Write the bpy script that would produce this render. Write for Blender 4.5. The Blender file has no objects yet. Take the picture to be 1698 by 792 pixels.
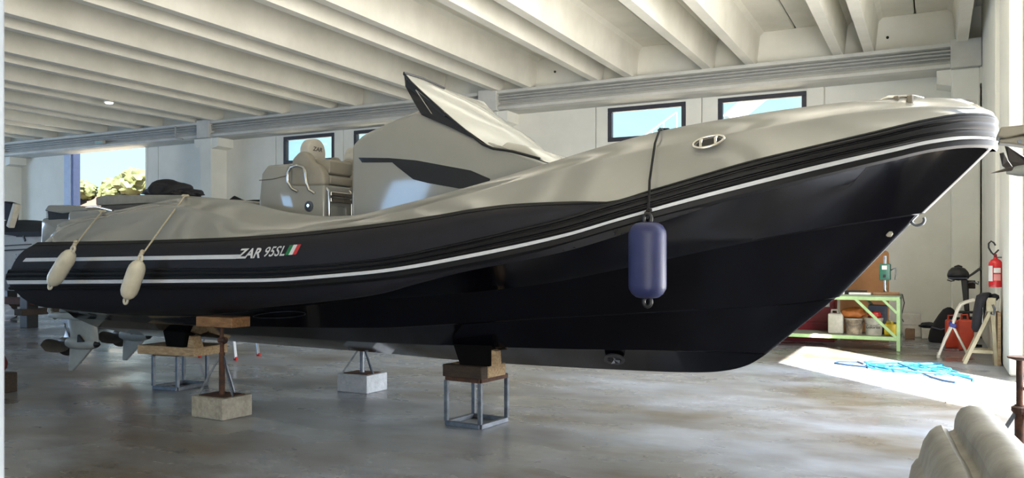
import bpy, bmesh, math, random
import numpy as np
from mathutils import Vector, Matrix, noise as mnoise

random.seed(7)
scene = bpy.context.scene
COL = scene.collection
PI = math.pi
R = math.radians


def lin(c):
    return tuple(((v / 255.0) / 12.92) if v / 255.0 <= 0.04045 else (((v / 255.0) + 0.055) / 1.055) ** 2.4 for v in c)


# ------------------------------------------------------------------ camera
cd = bpy.data.cameras.new('camera')
cam = bpy.data.objects.new('camera', cd)
COL.objects.link(cam)
cam.location = (0, 0, 1.5)
cam.rotation_euler = (PI / 2, 0, R(27.1))
cd.sensor_width = 36.0
cd.lens = 1370.0 / 1698.0 * 36.0
cd.shift_y = 34.0 / 1698.0
cd.clip_start = 0.02
cd.clip_end = 500
scene.camera = cam

# ------------------------------------------------------------------ sky
w = bpy.data.worlds.new('sky')
scene.world = w
w.use_nodes = True
nt = w.node_tree
nt.nodes.clear()
tc = nt.nodes.new('ShaderNodeTexCoord')
sp = nt.nodes.new('ShaderNodeSeparateXYZ')
rm = nt.nodes.new('ShaderNodeValToRGB')
bg = nt.nodes.new('ShaderNodeBackground')
ow = nt.nodes.new('ShaderNodeOutputWorld')
nt.links.new(tc.outputs['Generated'], sp.inputs[0])
nt.links.new(sp.outputs['Z'], rm.inputs[0])
nt.links.new(rm.outputs[0], bg.inputs[0])
nt.links.new(bg.outputs[0], ow.inputs[0])
e = rm.color_ramp.elements
e[0].position = 0.0
e[0].color = (0.55, 0.86, 1.0, 1)
e[1].position = 0.8
e[1].color = (0.16, 0.40, 0.86, 1)
m_ = rm.color_ramp.elements.new(0.25)
m_.color = (0.42, 0.80, 1.0, 1)
bg.inputs[1].default_value = 0.85


# ------------------------------------------------------------------ sun, daylight at two gates, two added fill lights
sd = bpy.data.lights.new('sun', 'SUN')
sd.energy = 34.0
sd.angle = R(0.6)
sd.color = (1.0, 0.95, 0.86)
sun = bpy.data.objects.new('sun', sd)
COL.objects.link(sun)
sun.location = (8, -4, 12)
sun.rotation_euler = Vector((-0.622 * 0.735, 0.783 * 0.735, -0.678)).to_track_quat('-Z', 'Y').to_euler()


def area_light(name, loc, direction, sx, sz, radiance, color):
    d = bpy.data.lights.new(name, 'AREA')
    d.shape = 'RECTANGLE'
    d.size = sx
    d.size_y = sz
    d.energy = radiance * PI * sx * sz
    d.color = color
    o = bpy.data.objects.new(name, d)
    COL.objects.link(o)
    o.location = loc
    o.rotation_euler = Vector(direction).to_track_quat('-Z', 'Y').to_euler()
    return o


area_light('daylight_right_gate', (1.75, 9.2, 2.55), (-1, 0, 0), 3.9, 4.9, 9.5, (0.96, 0.97, 1.0))
area_light('fill_rear_right', (1.9, -2.6, 2.4), (-1, 0.15, 0.1), 5.0, 4.6, 3.0, (1.0, 0.98, 0.94))  # warm fill added behind the camera, no gate known there
area_light('daylight_front_gate', (-15.8, -5.9, 2.3), (0, 1, 0), 3.0, 4.4, 4.0, (0.34, 0.62, 1.0))
area_light('fill_left', (-35.6, 8.0, 2.6), (1, 0, 0), 9.0, 5.0, 4.5, (0.50, 0.70, 1.0))  # blue fill added in front of the closed left wall

scene.view_settings.view_transform = 'Standard'
scene.view_settings.look = 'None'
scene.view_settings.gamma = 1.0
scene.view_settings.use_curve_mapping = False
scene.view_settings.exposure = 0.95
scene.cycles.max_bounces = 10
scene.cycles.diffuse_bounces = 6
scene.cycles.caustics_reflective = False
scene.cycles.caustics_refractive = False
scene.cycles.sample_clamp_indirect = 6.0


# ------------------------------------------------------------------ materials
MATS = {}


def mat(name, c1, c2=None, rough=0.5, metal=0.0, scale=6.0, bump=0.0, bscale=40.0, coat=0.0, r2=None, spec=0.5, stretch=(1, 1, 1), lo=0.35, hi=0.65):
    if name in MATS:
        return MATS[name]
    m = bpy.data.materials.new(name)
    m.use_nodes = True
    t = m.node_tree
    b = t.nodes['Principled BSDF']
    b.inputs['Roughness'].default_value = rough
    b.inputs['Metallic'].default_value = metal
    b.inputs['Coat Weight'].default_value = coat
    b.inputs['Coat Roughness'].default_value = 0.04
    b.inputs['Specular IOR Level'].default_value = spec
    if c2 is None:
        c2 = tuple(max(0, v * 0.93) for v in c1)
    tc = t.nodes.new('ShaderNodeTexCoord')
    mp = t.nodes.new('ShaderNodeMapping')
    mp.inputs['Scale'].default_value = stretch
    t.links.new(tc.outputs['Object'], mp.inputs[0])
    n = t.nodes.new('ShaderNodeTexNoise')
    n.inputs['Scale'].default_value = scale
    n.inputs['Detail'].default_value = 6
    n.inputs['Roughness'].default_value = 0.62
    t.links.new(mp.outputs[0], n.inputs['Vector'])
    r = t.nodes.new('ShaderNodeValToRGB')
    r.color_ramp.elements[0].position = lo
    r.color_ramp.elements[1].position = hi
    r.color_ramp.elements[0].color = (*lin(c1), 1)
    r.color_ramp.elements[1].color = (*lin(c2), 1)
    t.links.new(n.outputs['Fac'], r.inputs[0])
    t.links.new(r.outputs[0], b.inputs['Base Color'])
    if r2 is not None:
        mr = t.nodes.new('ShaderNodeMapRange')
        mr.inputs['From Min'].default_value = 0.35
        mr.inputs['From Max'].default_value = 0.65
        mr.inputs['To Min'].default_value = rough
        mr.inputs['To Max'].default_value = r2
        t.links.new(n.outputs['Fac'], mr.inputs['Value'])
        t.links.new(mr.outputs[0], b.inputs['Roughness'])
    if bump > 0:
        n2 = t.nodes.new('ShaderNodeTexNoise')
        n2.inputs['Scale'].default_value = bscale
        n2.inputs['Detail'].default_value = 5
        t.links.new(mp.outputs[0], n2.inputs['Vector'])
        bp = t.nodes.new('ShaderNodeBump')
        bp.inputs['Strength'].default_value = bump
        bp.inputs['Distance'].default_value = 0.01
        t.links.new(n2.outputs['Fac'], bp.inputs['Height'])
        t.links.new(bp.outputs[0], b.inputs['Normal'])
    MATS[name] = m
    return m


CEIL = mat('painted_concrete_ceiling', (228, 225, 213), (214, 211, 198), rough=0.8, scale=1.2, bump=0.12, bscale=18)
WALL = mat('painted_concrete_wall', (232, 231, 222), (222, 221, 212), rough=0.75, scale=0.9, bump=0.1, bscale=22)
BEAM = mat('painted_beam', (204, 203, 196), (190, 189, 182), rough=0.6, scale=2.0)
DARKGAP = mat('dark_joint', (40, 40, 40), rough=0.9)
FRAME = mat('dark_window_frame', (58, 58, 66), (50, 50, 58), rough=0.45)
HULL = mat('black_gelcoat', (7, 7, 13), (9, 9, 15), rough=0.1, scale=1.0, spec=0.18)
TUBE = mat('charcoal_tube_fabric', (33, 33, 40), (28, 28, 35), rough=0.6, scale=2.0, spec=0.25, bump=0.03, bscale=120)
STRAKE = mat('black_rubber_strake', (13, 13, 16), (17, 17, 20), rough=0.5, spec=0.25)
STRIPE = mat('white_stripe', (205, 208, 214), (195, 198, 205), rough=0.4)
GEL = mat('white_gelcoat', (148, 148, 145), (142, 142, 139), rough=0.1, coat=0.4, scale=0.8)
GELW = mat('screen_gelcoat', (196, 195, 186), (182, 181, 172), rough=0.15, coat=0.6, scale=0.9)
GLASSD = mat('dark_tinted_acrylic', (14, 15, 24), (18, 19, 30), rough=0.05, coat=0.6)
CHROME = mat('polished_steel', (215, 213, 208), (200, 198, 194), rough=0.12, metal=1.0)
STEEL = mat('galvanised_steel', (120, 126, 134), (95, 100, 108), rough=0.45, metal=0.75, scale=14)
RUST = mat('rusty_steel', (96, 62, 44), (60, 44, 38), rough=0.75, metal=0.3, scale=16, bump=0.3)
WOODD = mat('dark_timber', (64, 50, 38), (40, 31, 24), rough=0.8, scale=9, stretch=(1, 6, 6), bump=0.3)
WOODL = mat('pale_timber', (190, 166, 132), (150, 122, 90), rough=0.75, scale=7, stretch=(1.5, 6, 8), bump=0.25)
WOODM = mat('brown_timber', (150, 112, 76), (112, 80, 52), rough=0.75, scale=7, stretch=(1, 6, 6), bump=0.25)
CONC = mat('grey_concrete_block', (168, 162, 150), (138, 133, 122), rough=0.9, scale=20, bump=0.6, bscale=60)
CONCB = mat('pale_concrete_block', (176, 180, 186), (156, 160, 166), rough=0.9, scale=20, bump=0.6, bscale=60)
VINYL = mat('white_fender_vinyl', (214, 208, 190), (198, 191, 172), rough=0.4, scale=8)
BLUEF = mat('blue_fender_vinyl', (38, 45, 92), (32, 39, 82), rough=0.5, scale=6)
ROPEW = mat('cream_rope', (200, 190, 168), (170, 160, 138), rough=0.9, scale=60)
ROPEB = mat('black_rope', (14, 14, 16), rough=0.9)
UPH = mat('taupe_upholstery', (150, 145, 134), (140, 135, 124), rough=0.55, scale=5, bump=0.1, bscale=150)
UPHL = mat('pale_upholstery', (196, 192, 184), (184, 180, 172), rough=0.55, scale=5, bump=0.1, bscale=150)
UPHD = mat('dark_upholstery', (100, 94, 86), (90, 84, 76), rough=0.6)
CUSH = mat('grey_sunbed_fabric', (150, 148, 140), (136, 134, 126), rough=0.8, scale=8)
BLACKC = mat('black_cover_cloth', (20, 19, 26), (28, 27, 34), rough=0.75, scale=6, bump=0.3, bscale=14)
DRIVE = mat('grey_drive_paint', (150, 154, 152), (134, 138, 136), rough=0.4, scale=6)
PROPM = mat('bronze_propeller', (78, 74, 72), (60, 57, 55), rough=0.35, metal=0.6)
BLK = mat('black_plastic', (22, 22, 24), (28, 28, 30), rough=0.4)
GREEN = mat('pale_green_paint', (164, 196, 140), (146, 178, 124), rough=0.5, scale=10)
GREEND = mat('dull_green_paint', (120, 132, 106), (104, 116, 92), rough=0.6, scale=10)
DRILLG = mat('machine_green', (46, 104, 84), (38, 92, 74), rough=0.4)
REDC = mat('dark_red_cabinet', (128, 20, 34), (112, 16, 28), rough=0.4)
REDL = mat('red_plastic', (196, 40, 34), (176, 34, 28), rough=0.4)
CANR = mat('red_jerrycan', (206, 74, 46), (188, 62, 38), rough=0.45)
EXTR = mat('extinguisher_red', (206, 28, 34), (194, 24, 30), rough=0.25, coat=0.4)
PAPER = mat('white_paper', (222, 220, 216), (212, 210, 206), rough=0.8)
CARD = mat('brown_hardboard', (166, 118, 74), (152, 106, 64), rough=0.7, scale=3)
YEL = mat('yellow_plastic', (216, 186, 30), (200, 168, 24), rough=0.4)
PLW = mat('dirty_white_plastic', (190, 186, 172), (162, 158, 144), rough=0.5, scale=7)
FOAM = mat('white_foam', (216, 213, 204), (202, 198, 188), rough=0.85, scale=10, bump=0.2)
ORNG = mat('orange_brown_bag', (176, 104, 44), (150, 84, 34), rough=0.6)
GREYBL = mat('grey_blue_plastic', (92, 98, 116), (76, 82, 98), rough=0.6)
BEIGE = mat('beige_painted_steel', (206, 196, 168), (188, 176, 146), rough=0.5, scale=9)
WHT = mat('white_painted_tube', (226, 222, 210), (210, 206, 194), rough=0.4)
BLUEP = mat('blue_joint_plastic', (44, 54, 140), rough=0.4)
HOSE = mat('light_blue_hose', (48, 142, 184), (38, 126, 168), rough=0.45)
HOSED = mat('dark_blue_hose', (24, 56, 90), rough=0.5)
OLDGEL = mat('weathered_white_fibreglass', (146, 145, 140), (116, 115, 110), rough=0.55, scale=4.5, bump=0.25, bscale=16)
ALU = mat('aluminium', (190, 194, 200), (170, 174, 180), rough=0.35, metal=0.9)
FLAGG = mat('flag_green', (20, 116, 70), rough=0.5)
FLAGR = mat('flag_red', (190, 40, 48), rough=0.5)
TXT = mat('pale_lettering', (206, 208, 212), (198, 200, 204), rough=0.5)
TXTD = mat('dark_lettering', (60, 58, 60), rough=0.6)
BOATW = mat('white_boat_hull', (206, 212, 218), (196, 202, 208), rough=0.2, coat=0.4)
SOIL = mat('red_earth', (74, 58, 51), (66, 50, 43), rough=0.95, scale=0.4)
LEAF = mat('green_foliage', (74, 80, 46), (58, 64, 35), rough=0.7, scale=1.6)
GROUND = mat('pale_gravel', (196, 184, 164), (176, 164, 144), rough=0.95, scale=1.0)
GREYM = mat('outside_grey_steel', (168, 176, 190), (146, 154, 170), rough=0.5)
TAN = mat('tan_door_frame', (196, 182, 150), (182, 168, 136), rough=0.6)
EXTW = mat('sky_tinted_jamb', (190, 205, 232), (180, 196, 224), rough=0.6)  # left gate jamb, blue sky light mixed into its base colour

# floor: power-floated concrete with brown stains, and bluish sheen painted into the colour
FLOOR = bpy.data.materials.new('power_floated_concrete')
FLOOR.use_nodes = True
t = FLOOR.node_tree
b = t.nodes['Principled BSDF']
tc = t.nodes.new('ShaderNodeTexCoord')
mp = t.nodes.new('ShaderNodeMapping')
mp.inputs['Scale'].default_value = (0.8, 1.3, 1)
t.links.new(tc.outputs['Object'], mp.inputs[0])


def fnoise(scale, detail, rough=0.6, dist=0.0):
    n = t.nodes.new('ShaderNodeTexNoise')
    n.inputs['Scale'].default_value = scale
    n.inputs['Detail'].default_value = detail
    n.inputs['Roughness'].default_value = rough
    n.inputs['Distortion'].default_value = dist
    t.links.new(mp.outputs[0], n.inputs['Vector'])
    return n


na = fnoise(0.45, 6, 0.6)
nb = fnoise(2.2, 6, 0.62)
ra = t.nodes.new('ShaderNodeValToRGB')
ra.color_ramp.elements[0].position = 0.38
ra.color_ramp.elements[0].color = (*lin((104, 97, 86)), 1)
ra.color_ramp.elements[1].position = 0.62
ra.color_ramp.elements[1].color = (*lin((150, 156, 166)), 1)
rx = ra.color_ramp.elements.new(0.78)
rx.color = (*lin((180, 190, 206)), 1)  # pale blue patches painting the floor's sheen
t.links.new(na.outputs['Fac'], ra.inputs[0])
rb = t.nodes.new('ShaderNodeValToRGB')
rb.color_ramp.elements[0].position = 0.25
rb.color_ramp.elements[0].color = (0.68, 0.66, 0.64, 1)
rb.color_ramp.elements[1].position = 0.62
rb.color_ramp.elements[1].color = (1, 1, 1, 1)
t.links.new(nb.outputs['Fac'], rb.inputs[0])
mx = t.nodes.new('ShaderNodeMix')
mx.data_type = 'RGBA'
mx.blend_type = 'MULTIPLY'
mx.inputs[0].default_value = 1.0
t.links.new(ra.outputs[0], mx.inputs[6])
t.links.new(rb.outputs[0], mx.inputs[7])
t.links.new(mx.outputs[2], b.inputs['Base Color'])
mr = t.nodes.new('ShaderNodeMapRange')
mr.inputs['From Min'].default_value = 0.3
mr.inputs['From Max'].default_value = 0.7
mr.inputs['To Min'].default_value = 0.12
mr.inputs['To Max'].default_value = 0.46
nc = fnoise(0.8, 5, 0.55)
t.links.new(nc.outputs['Fac'], mr.inputs['Value'])
t.links.new(mr.outputs[0], b.inputs['Roughness'])
nd = fnoise(3.5, 4, 0.6)
bp = t.nodes.new('ShaderNodeBump')
bp.inputs['Strength'].default_value = 0.10
bp.inputs['Distance'].default_value = 0.02
t.links.new(nd.outputs['Fac'], bp.inputs['Height'])
t.links.new(bp.outputs[0], b.inputs['Normal'])

# window glass: clear, with a sheen of reflection
PANE = bpy.data.materials.new('clear_window_glass')
PANE.use_nodes = True
t = PANE.node_tree
t.nodes.clear()
om = t.nodes.new('ShaderNodeOutputMaterial')
mxs = t.nodes.new('ShaderNodeMixShader')
tr = t.nodes.new('ShaderNodeBsdfTransparent')
tr.inputs[0].default_value = (0.95, 0.98, 1.0, 1)
gl = t.nodes.new('ShaderNodeBsdfGlossy')
gl.inputs['Roughness'].default_value = 0.03
fr = t.nodes.new('ShaderNodeFresnel')
fr.inputs[0].default_value = 1.45
t.links.new(fr.outputs[0], mxs.inputs[0])
t.links.new(tr.outputs[0], mxs.inputs[1])
t.links.new(gl.outputs[0], mxs.inputs[2])
t.links.new(mxs.outputs[0], om.inputs[0])

LAMPM = bpy.data.materials.new('lamp_lens')
LAMPM.use_nodes = True
bb = LAMPM.node_tree.nodes['Principled BSDF']
bb.inputs['Base Color'].default_value = (0.9, 0.9, 0.95, 1)
bb.inputs['Emission Color'].default_value = (0.85, 0.92, 1.0, 1)
bb.inputs['Emission Strength'].default_value = 1.2


# ------------------------------------------------------------------ mesh helpers
class MB:
    def __init__(self):
        self.v = []
        self.f = []

    def add(self, verts, faces):
        k = len(self.v)
        self.v += [tuple(p) for p in verts]
        self.f += [tuple(i + k for i in f) for f in faces]
        return self

    def _bm(self, bm, M=None):
        bm.verts.index_update()
        vs = [(M @ v.co) if M is not None else v.co.copy() for v in bm.verts]
        fs = [[v.index for v in f.verts] for f in bm.faces]
        bm.free()
        return self.add(vs, fs)

    def box(self, c, s, bev=0.0, rot=None, seg=1, taper=None):
        bm = bmesh.new()
        bmesh.ops.create_cube(bm, size=1.0)
        for v in bm.verts:
            v.co = Vector((v.co.x * s[0], v.co.y * s[1], v.co.z * s[2]))
            if taper and v.co.z > 0:
                v.co.x *= taper
                v.co.y *= taper
        if bev > 0:
            bmesh.ops.bevel(bm, geom=list(bm.edges), offset=bev, segments=seg, profile=0.5, affect='EDGES')
        M = Matrix.Translation(Vector(c))
        if rot is not None:
            M = M @ rot
        return self._bm(bm, M)

    def bx(self, x0, x1, y0, y1, z0, z1, bev=0.0, seg=1):
        return self.box(((x0 + x1) / 2, (y0 + y1) / 2, (z0 + z1) / 2), (abs(x1 - x0), abs(y1 - y0), abs(z1 - z0)), bev, None, seg)

    def bar(self, a, b_, s, bev=0.0, up=(0, 0, 1)):
        """square bar of section s between two points"""
        a = Vector(a)
        b_ = Vector(b_)
        d = b_ - a
        q = d.to_track_quat('Z', 'Y' if abs(d.normalized().z) > 0.9 else 'X')
        if isinstance(s, (int, float)):
            s = (s, s)
        return self.box((a + b_) / 2, (s[0], s[1], d.length), bev, q.to_matrix().to_4x4())

    def tube(self, pts, r, n=10, closed=False, cap=True):
        pts = [Vector(p) for p in pts]
        N = len(pts)
        rr = r if isinstance(r, (list, tuple)) else [r] * N
        rings = []
        nrm = None
        for i, p in enumerate(pts):
            if closed:
                d = pts[(i + 1) % N] - pts[i - 1]
            else:
                d = pts[min(i + 1, N - 1)] - pts[max(i - 1, 0)]
            d.normalize()
            if nrm is None:
                nrm = d.orthogonal().normalized()
            else:
                nrm = (nrm - d * nrm.dot(d))
                nrm = nrm.normalized() if nrm.length > 1e-6 else d.orthogonal().normalized()
            bn = d.cross(nrm)
            rings.append([p + (nrm * math.cos(2 * PI * k / n) + bn * math.sin(2 * PI * k / n)) * rr[i] for k in range(n)])
        vs = [q for rg in rings for q in rg]
        fs = []
        M = N if closed else N - 1
        for i in range(M):
            for k in range(n):
                a, b2 = i * n + k, i * n + (k + 1) % n
                c, d2 = ((i + 1) % N) * n + (k + 1) % n, ((i + 1) % N) * n + k
                fs.append((a, b2, c, d2))
        if cap and not closed:
            fs.append(tuple(range(n))[::-1])
            fs.append(tuple((N - 1) * n + k for k in range(n)))
        return self.add(vs, fs)

    def lathe(self, prof, a=(0, 0, 0), axis=(0, 0, 1), n=24):
        """prof: (radius, distance along axis)"""
        a = Vector(a)
        ax = Vector(axis).normalized()
        u = ax.orthogonal().normalized()
        v = ax.cross(u)
        vs = []
        for r, h in prof:
            for k in range(n):
                vs.append(a + ax * h + (u * math.cos(2 * PI * k / n) + v * math.sin(2 * PI * k / n)) * max(r, 1e-4))
        fs = []
        for i in range(len(prof) - 1):
            for k in range(n):
                fs.append((i * n + k, i * n + (k + 1) % n, (i + 1) * n + (k + 1) % n, (i + 1) * n + k))
        fs.append(tuple(range(n))[::-1])
        fs.append(tuple((len(prof) - 1) * n + k for k in range(n)))
        return self.add(vs, fs)

    def cyl(self, a, b_, r, n=16, r2=None):
        a = Vector(a)
        d = Vector(b_) - a
        return self.lathe([(r, 0), (r2 if r2 is not None else r, d.length)], a, d, n)

    def prism(self, poly, y0, y1, axis='y', bev=0.0, seg=2):
        """poly of 2-D points; axis y: points are (x,z) extruded in y; axis x: (y,z) extruded in x; axis z: (x,y)"""
        def P(p, h):
            return {'y': (p[0], h, p[1]), 'x': (h, p[0], p[1]), 'z': (p[0], p[1], h)}[axis]
        bm = bmesh.new()
        A = [bm.verts.new(P(p, y0)) for p in poly]
        B = [bm.verts.new(P(p, y1)) for p in poly]
        n = len(poly)
        bm.faces.new(A)
        bm.faces.new(B[::-1])
        for i in range(n):
            bm.faces.new((A[i], B[i], B[(i + 1) % n], A[(i + 1) % n])[::-1])
        bmesh.ops.recalc_face_normals(bm, faces=bm.faces)
        if bev > 0:
            bmesh.ops.bevel(bm, geom=list(bm.edges), offset=bev, segments=seg, profile=0.5, affect='EDGES', clamp_overlap=True)
        return self._bm(bm)

    def loft(self, rows, flip=False, closed=False):
        n = len(rows[0])
        vs = [p for r_ in rows for p in r_]
        fs = []
        R_ = len(rows)
        for i in range(R_ if closed else R_ - 1):
            j = (i + 1) % R_
            for k in range(n - 1):
                f = (i * n + k, i * n + k + 1, j * n + k + 1, j * n + k)
                fs.append(f[::-1] if flip else f)
        return self.add(vs, fs)

    def blob(self, c, s, sub=3, amp=0.15, freq=2.0, seed=0, flat=None):
        bm = bmesh.new()
        bmesh.ops.create_icosphere(bm, subdivisions=sub, radius=1.0)
        for v in bm.verts:
            nz = mnoise.noise(v.co * freq + Vector((seed * 7.3, seed * 3.1, seed)))
            v.co *= 1 + amp * nz
            v.co = Vector((v.co.x * s[0], v.co.y * s[1], v.co.z * s[2]))
            if flat is not None and v.co.z < flat:
                v.co.z = flat
        return self._bm(bm, Matrix.Translation(Vector(c)))

    def build(self, name, m, parent=None, smooth=None, merge=False, fixn=True, **props):
        me = bpy.data.meshes.new(name)
        me.from_pydata([tuple(p) for p in self.v], [], self.f)
        if merge or fixn:
            bm = bmesh.new()
            bm.from_mesh(me)
            if merge:
                bmesh.ops.remove_doubles(bm, verts=bm.verts, dist=0.0004)
                bmesh.ops.dissolve_degenerate(bm, edges=bm.edges, dist=0.0002)
            if fixn:
                bmesh.ops.recalc_face_normals(bm, faces=bm.faces)
            bm.to_mesh(me)
            bm.free()
        if smooth is not None:
            me.shade_smooth()
            if smooth < 179:
                me.set_sharp_from_angle(angle=R(smooth))
        me.materials.append(m)
        o = bpy.data.objects.new(name, me)
        COL.objects.link(o)
        if parent is not None:
            adopt(o, parent)
        for k, v in props.items():
            o[k] = v
        return o


def worldloc(o):
    p = Vector((0, 0, 0))
    while o is not None:
        p += o.location
        o = o.parent
    return p


def adopt(o, parent):
    o.parent = parent
    if parent.type == 'EMPTY':
        o.matrix_parent_inverse = Matrix.Translation(-Vector(parent.location))


def thing(name, label, cat, loc=(0, 0, 0), group=None):
    o = bpy.data.objects.new(name, None)
    o.empty_display_size = 0.1
    COL.objects.link(o)
    o.location = loc
    o['label'] = label
    o['category'] = cat
    if group:
        o['group'] = group
    return o


def tag(o, label, cat, group=None):
    o['label'] = label
    o['category'] = cat
    if group:
        o['group'] = group
    return o


def structure(name, loc=(0, 0, 0)):
    o = bpy.data.objects.new(name, None)
    o.empty_display_size = 0.1
    COL.objects.link(o)
    o.location = loc
    o['kind'] = 'structure'
    return o


def copy_part(o, dx=(0, 0, 0), parent=None):
    c = o.copy()
    COL.objects.link(c)
    c.parent = parent if parent is not None else o.parent
    c.location = Vector(o.location) + Vector(dx)
    return c


def text_mesh(body, size, shear=0.0, offset=0.0, spacing=1.0):
    cu = bpy.data.curves.new('lettering', 'FONT')
    cu.body = body
    cu.size = size
    cu.shear = shear
    cu.offset = offset
    cu.space_character = spacing
    cu.resolution_u = 3
    ob = bpy.data.objects.new('lettering_tmp', cu)
    COL.objects.link(ob)
    dg = bpy.context.evaluated_depsgraph_get()
    me = bpy.data.meshes.new_from_object(ob.evaluated_get(dg))
    bpy.data.objects.remove(ob)
    vs = [v.co.copy() for v in me.vertices]
    fs = [tuple(p.vertices) for p in me.polygons]
    bpy.data.meshes.remove(me)
    return vs, fs


def flat_text(name, body, size, origin, xdir, up, m, parent=None, shear=0.0, offset=0.0, width=None):
    vs, fs = text_mesh(body, size, shear, offset)
    xs = [v.x for v in vs]
    k = 1.0 if width is None else width / (max(xs) - min(xs))
    xd = Vector(xdir).normalized()
    ud = Vector(up).normalized()
    o = Vector(origin)
    return MB().add([o + xd * v.x * k + ud * v.y for v in vs], fs).build(name, m, parent, fixn=False)


# ------------------------------------------------------------------ structure: floor, walls, ceiling
BW = 18.73                      # face of the back wall
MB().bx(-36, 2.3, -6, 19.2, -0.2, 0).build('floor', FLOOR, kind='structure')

wb = structure('wall_back', (-15, BW, 0))
ZT = 7.0
WIN = [(-17.2, -15.3), (-14.6, -12.7), (-7.0, -5.1), (-4.36, -2.46)]
WZ0, WZ1 = 4.32, 5.13
joints = [-36.0, -32.5, -30.0, -27.3, -23.05, -22.55, -19.85, -17.5, -14.98, -12.4, -9.9, -7.31, -4.73, -2.1, 1.2]
for a, c in zip(joints[:-1], joints[1:]):
    if abs(a + 27.3) < 0.01:
        MB().bx(a, c, BW, BW + 0.22, 5.42, ZT).build('lintel_panel', WALL, wb)
        continue
    m = MB()
    ws = [q for q in WIN if a < (q[0] + q[1]) / 2 < c]
    g = 0.012

    def blk(x0, x1, z0, z1):
        m.bx(x0, x1, BW + 0.05, BW + 0.2, z0, z1)
        m.bx(max(x0, a + g), min(x1, c - g), BW, BW + 0.052, z0, z1, 0.006)
    if ws:
        q = ws[0]
        blk(a, q[0], 0, ZT)
        blk(q[1], c, 0, ZT)
        blk(q[0], q[1], 0, WZ0)
        blk(q[0], q[1], WZ1, ZT)
    else:
        blk(a, c, 0, ZT)
    m.build('wall_panel', WALL, wb)

for i, (x0, x1) in enumerate(WIN):
    wn = structure('window_%d' % (i + 1), ((x0 + x1) / 2, BW, WZ0))
    m = MB()
    f = 0.10
    y0, y1 = BW - 0.01, BW + 0.12
    m.bx(x0, x1, y0, y1, WZ0, WZ0 + f, 0.008)
    m.bx(x0, x1, y0, y1, WZ1 - f, WZ1, 0.008)
    m.bx(x0, x0 + f, y0, y1, WZ0 + f, WZ1 - f, 0.008)
    m.bx(x1 - f, x1, y0, y1, WZ0 + f, WZ1 - f, 0.008)
    m.build('window_frame', FRAME, wn)
    MB().bx(x0 + f, x1 - f, BW + 0.06, BW + 0.066, WZ0 + f, WZ1 - f).build('window_pane', PANE, wn)

# left gateway in the back wall
dr = structure('door_1', (-25, BW, 0))
MB().bx(-27.3, -26.95, BW - 0.02, BW + 0.3, 0, 5.42, 0.01).build('gate_jamb', EXTW, dr)
MB().bx(-23.15, -23.05, BW - 0.01, BW + 0.25, 0, 5.42, 0.01).build('gate_jamb', WALL, dr)
MB().bx(-26.95, -26.86, BW + 0.02, BW + 0.3, 0, 5.42, 0.01).build('gate_leaf', mat('blue_grey_gate', (96, 112, 160), rough=0.5), dr)

# edge beam, conduits, columns with corbels (ten metre bays)
COLX = [-29.95, -19.72, -9.9, 0.53]
prof = [(BW, 5.67), (18.02, 5.67), (18.02, 5.60), (18.2, 5.57), (18.2, 5.36), (18.08, 5.33), (18.03, 5.27), (18.06, 5.21), (18.2, 5.18), (BW, 5.18)]
spans = [(-36, -30.2), (-29.7, -19.97), (-19.47, -10.15), (-9.65, 0.28)]
for a, c in spans:
    MB().prism(prof, a, c, 'x').build('edge_beam', BEAM, wb)
    for k, (yy, zz, rr) in enumerate(((18.10, 5.54, 0.026), (18.10, 5.475, 0.026), (18.12, 5.41, 0.022))):
        MB().cyl((a, yy, zz), (c, yy, zz), rr, 10).build('conduit', mat('grey_conduit', (170, 170, 166), rough=0.5), wb)
for x in COLX:
    top = MB().bx(x - 0.24, x + 0.24, 18.1, BW, 0, 5.18, 0.02)
    top.build('column', WALL, wb)
    MB().bx(x - 0.26, x + 0.26, 17.98, BW, 5.18, 5.72, 0.01).build('beam_block', BEAM, wb)
    MB().prism([(x + 0.24, 4.86), (x + 0.50, 4.92), (x + 0.50, 5.18), (x + 0.24, 5.18)], 18.12, BW, 'y').build('corbel', WALL, wb)
    MB().prism([(x - 0.24, 4.86), (x - 0.50, 4.92), (x - 0.50, 5.18), (x - 0.24, 5.18)], 18.12, BW, 'y').build('corbel', WALL, wb)
MB().tube([(-20.9, 18.0, 5.62), (-20.9, 18.0, 5.25), (-20.6, 18.02, 5.2)], 0.02, 8).build('conduit_hook', mat('grey_conduit', (170, 170, 166)), wb)

# ceiling: double-tee slabs
ce = structure('ceiling', (-15, 6, 6.4))
pairs = [(0.47, None), (-1.18, -1.76), (-3.52, -4.44), (-6.23, -7.06), (-8.82, -9.68)]
x = -11.45
while x > -35:
    pairs.append((x, x - 0.86))
    x -= 2.62
ribs = [r_ for p in pairs for r_ in p if r_ is not None]
bounds = [1.3]
for i in range(len(pairs) - 1):
    bounds.append(((pairs[i][1] if pairs[i][1] is not None else pairs[i][0]) + pairs[i + 1][0]) / 2)
bounds.append(-36.2)
ZR, ZS = 5.67, 6.40
YF, YB = -6.1, 18.3
ribm = None
for rx in ribs:
    rp = [(rx - 0.095, ZR), (rx + 0.095, ZR), (rx + 0.165, ZS - 0.08), (rx + 0.26, ZS + 0.01), (rx - 0.26, ZS + 0.01), (rx - 0.165, ZS - 0.08)]
    MB().prism(rp, YF, YB, 'y').build('ceiling_rib', CEIL, ce)
for a, c in zip(bounds[:-1], bounds[1:]):
    MB().prism([(a - 0.012, ZS + 0.03), (a - 0.03, ZS), (c + 0.03, ZS), (c + 0.012, ZS + 0.03), (c + 0.012, ZS + 0.2), (a - 0.012, ZS + 0.2)], YF, 18.75, 'y').build('roof_slab', CEIL, ce)
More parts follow.
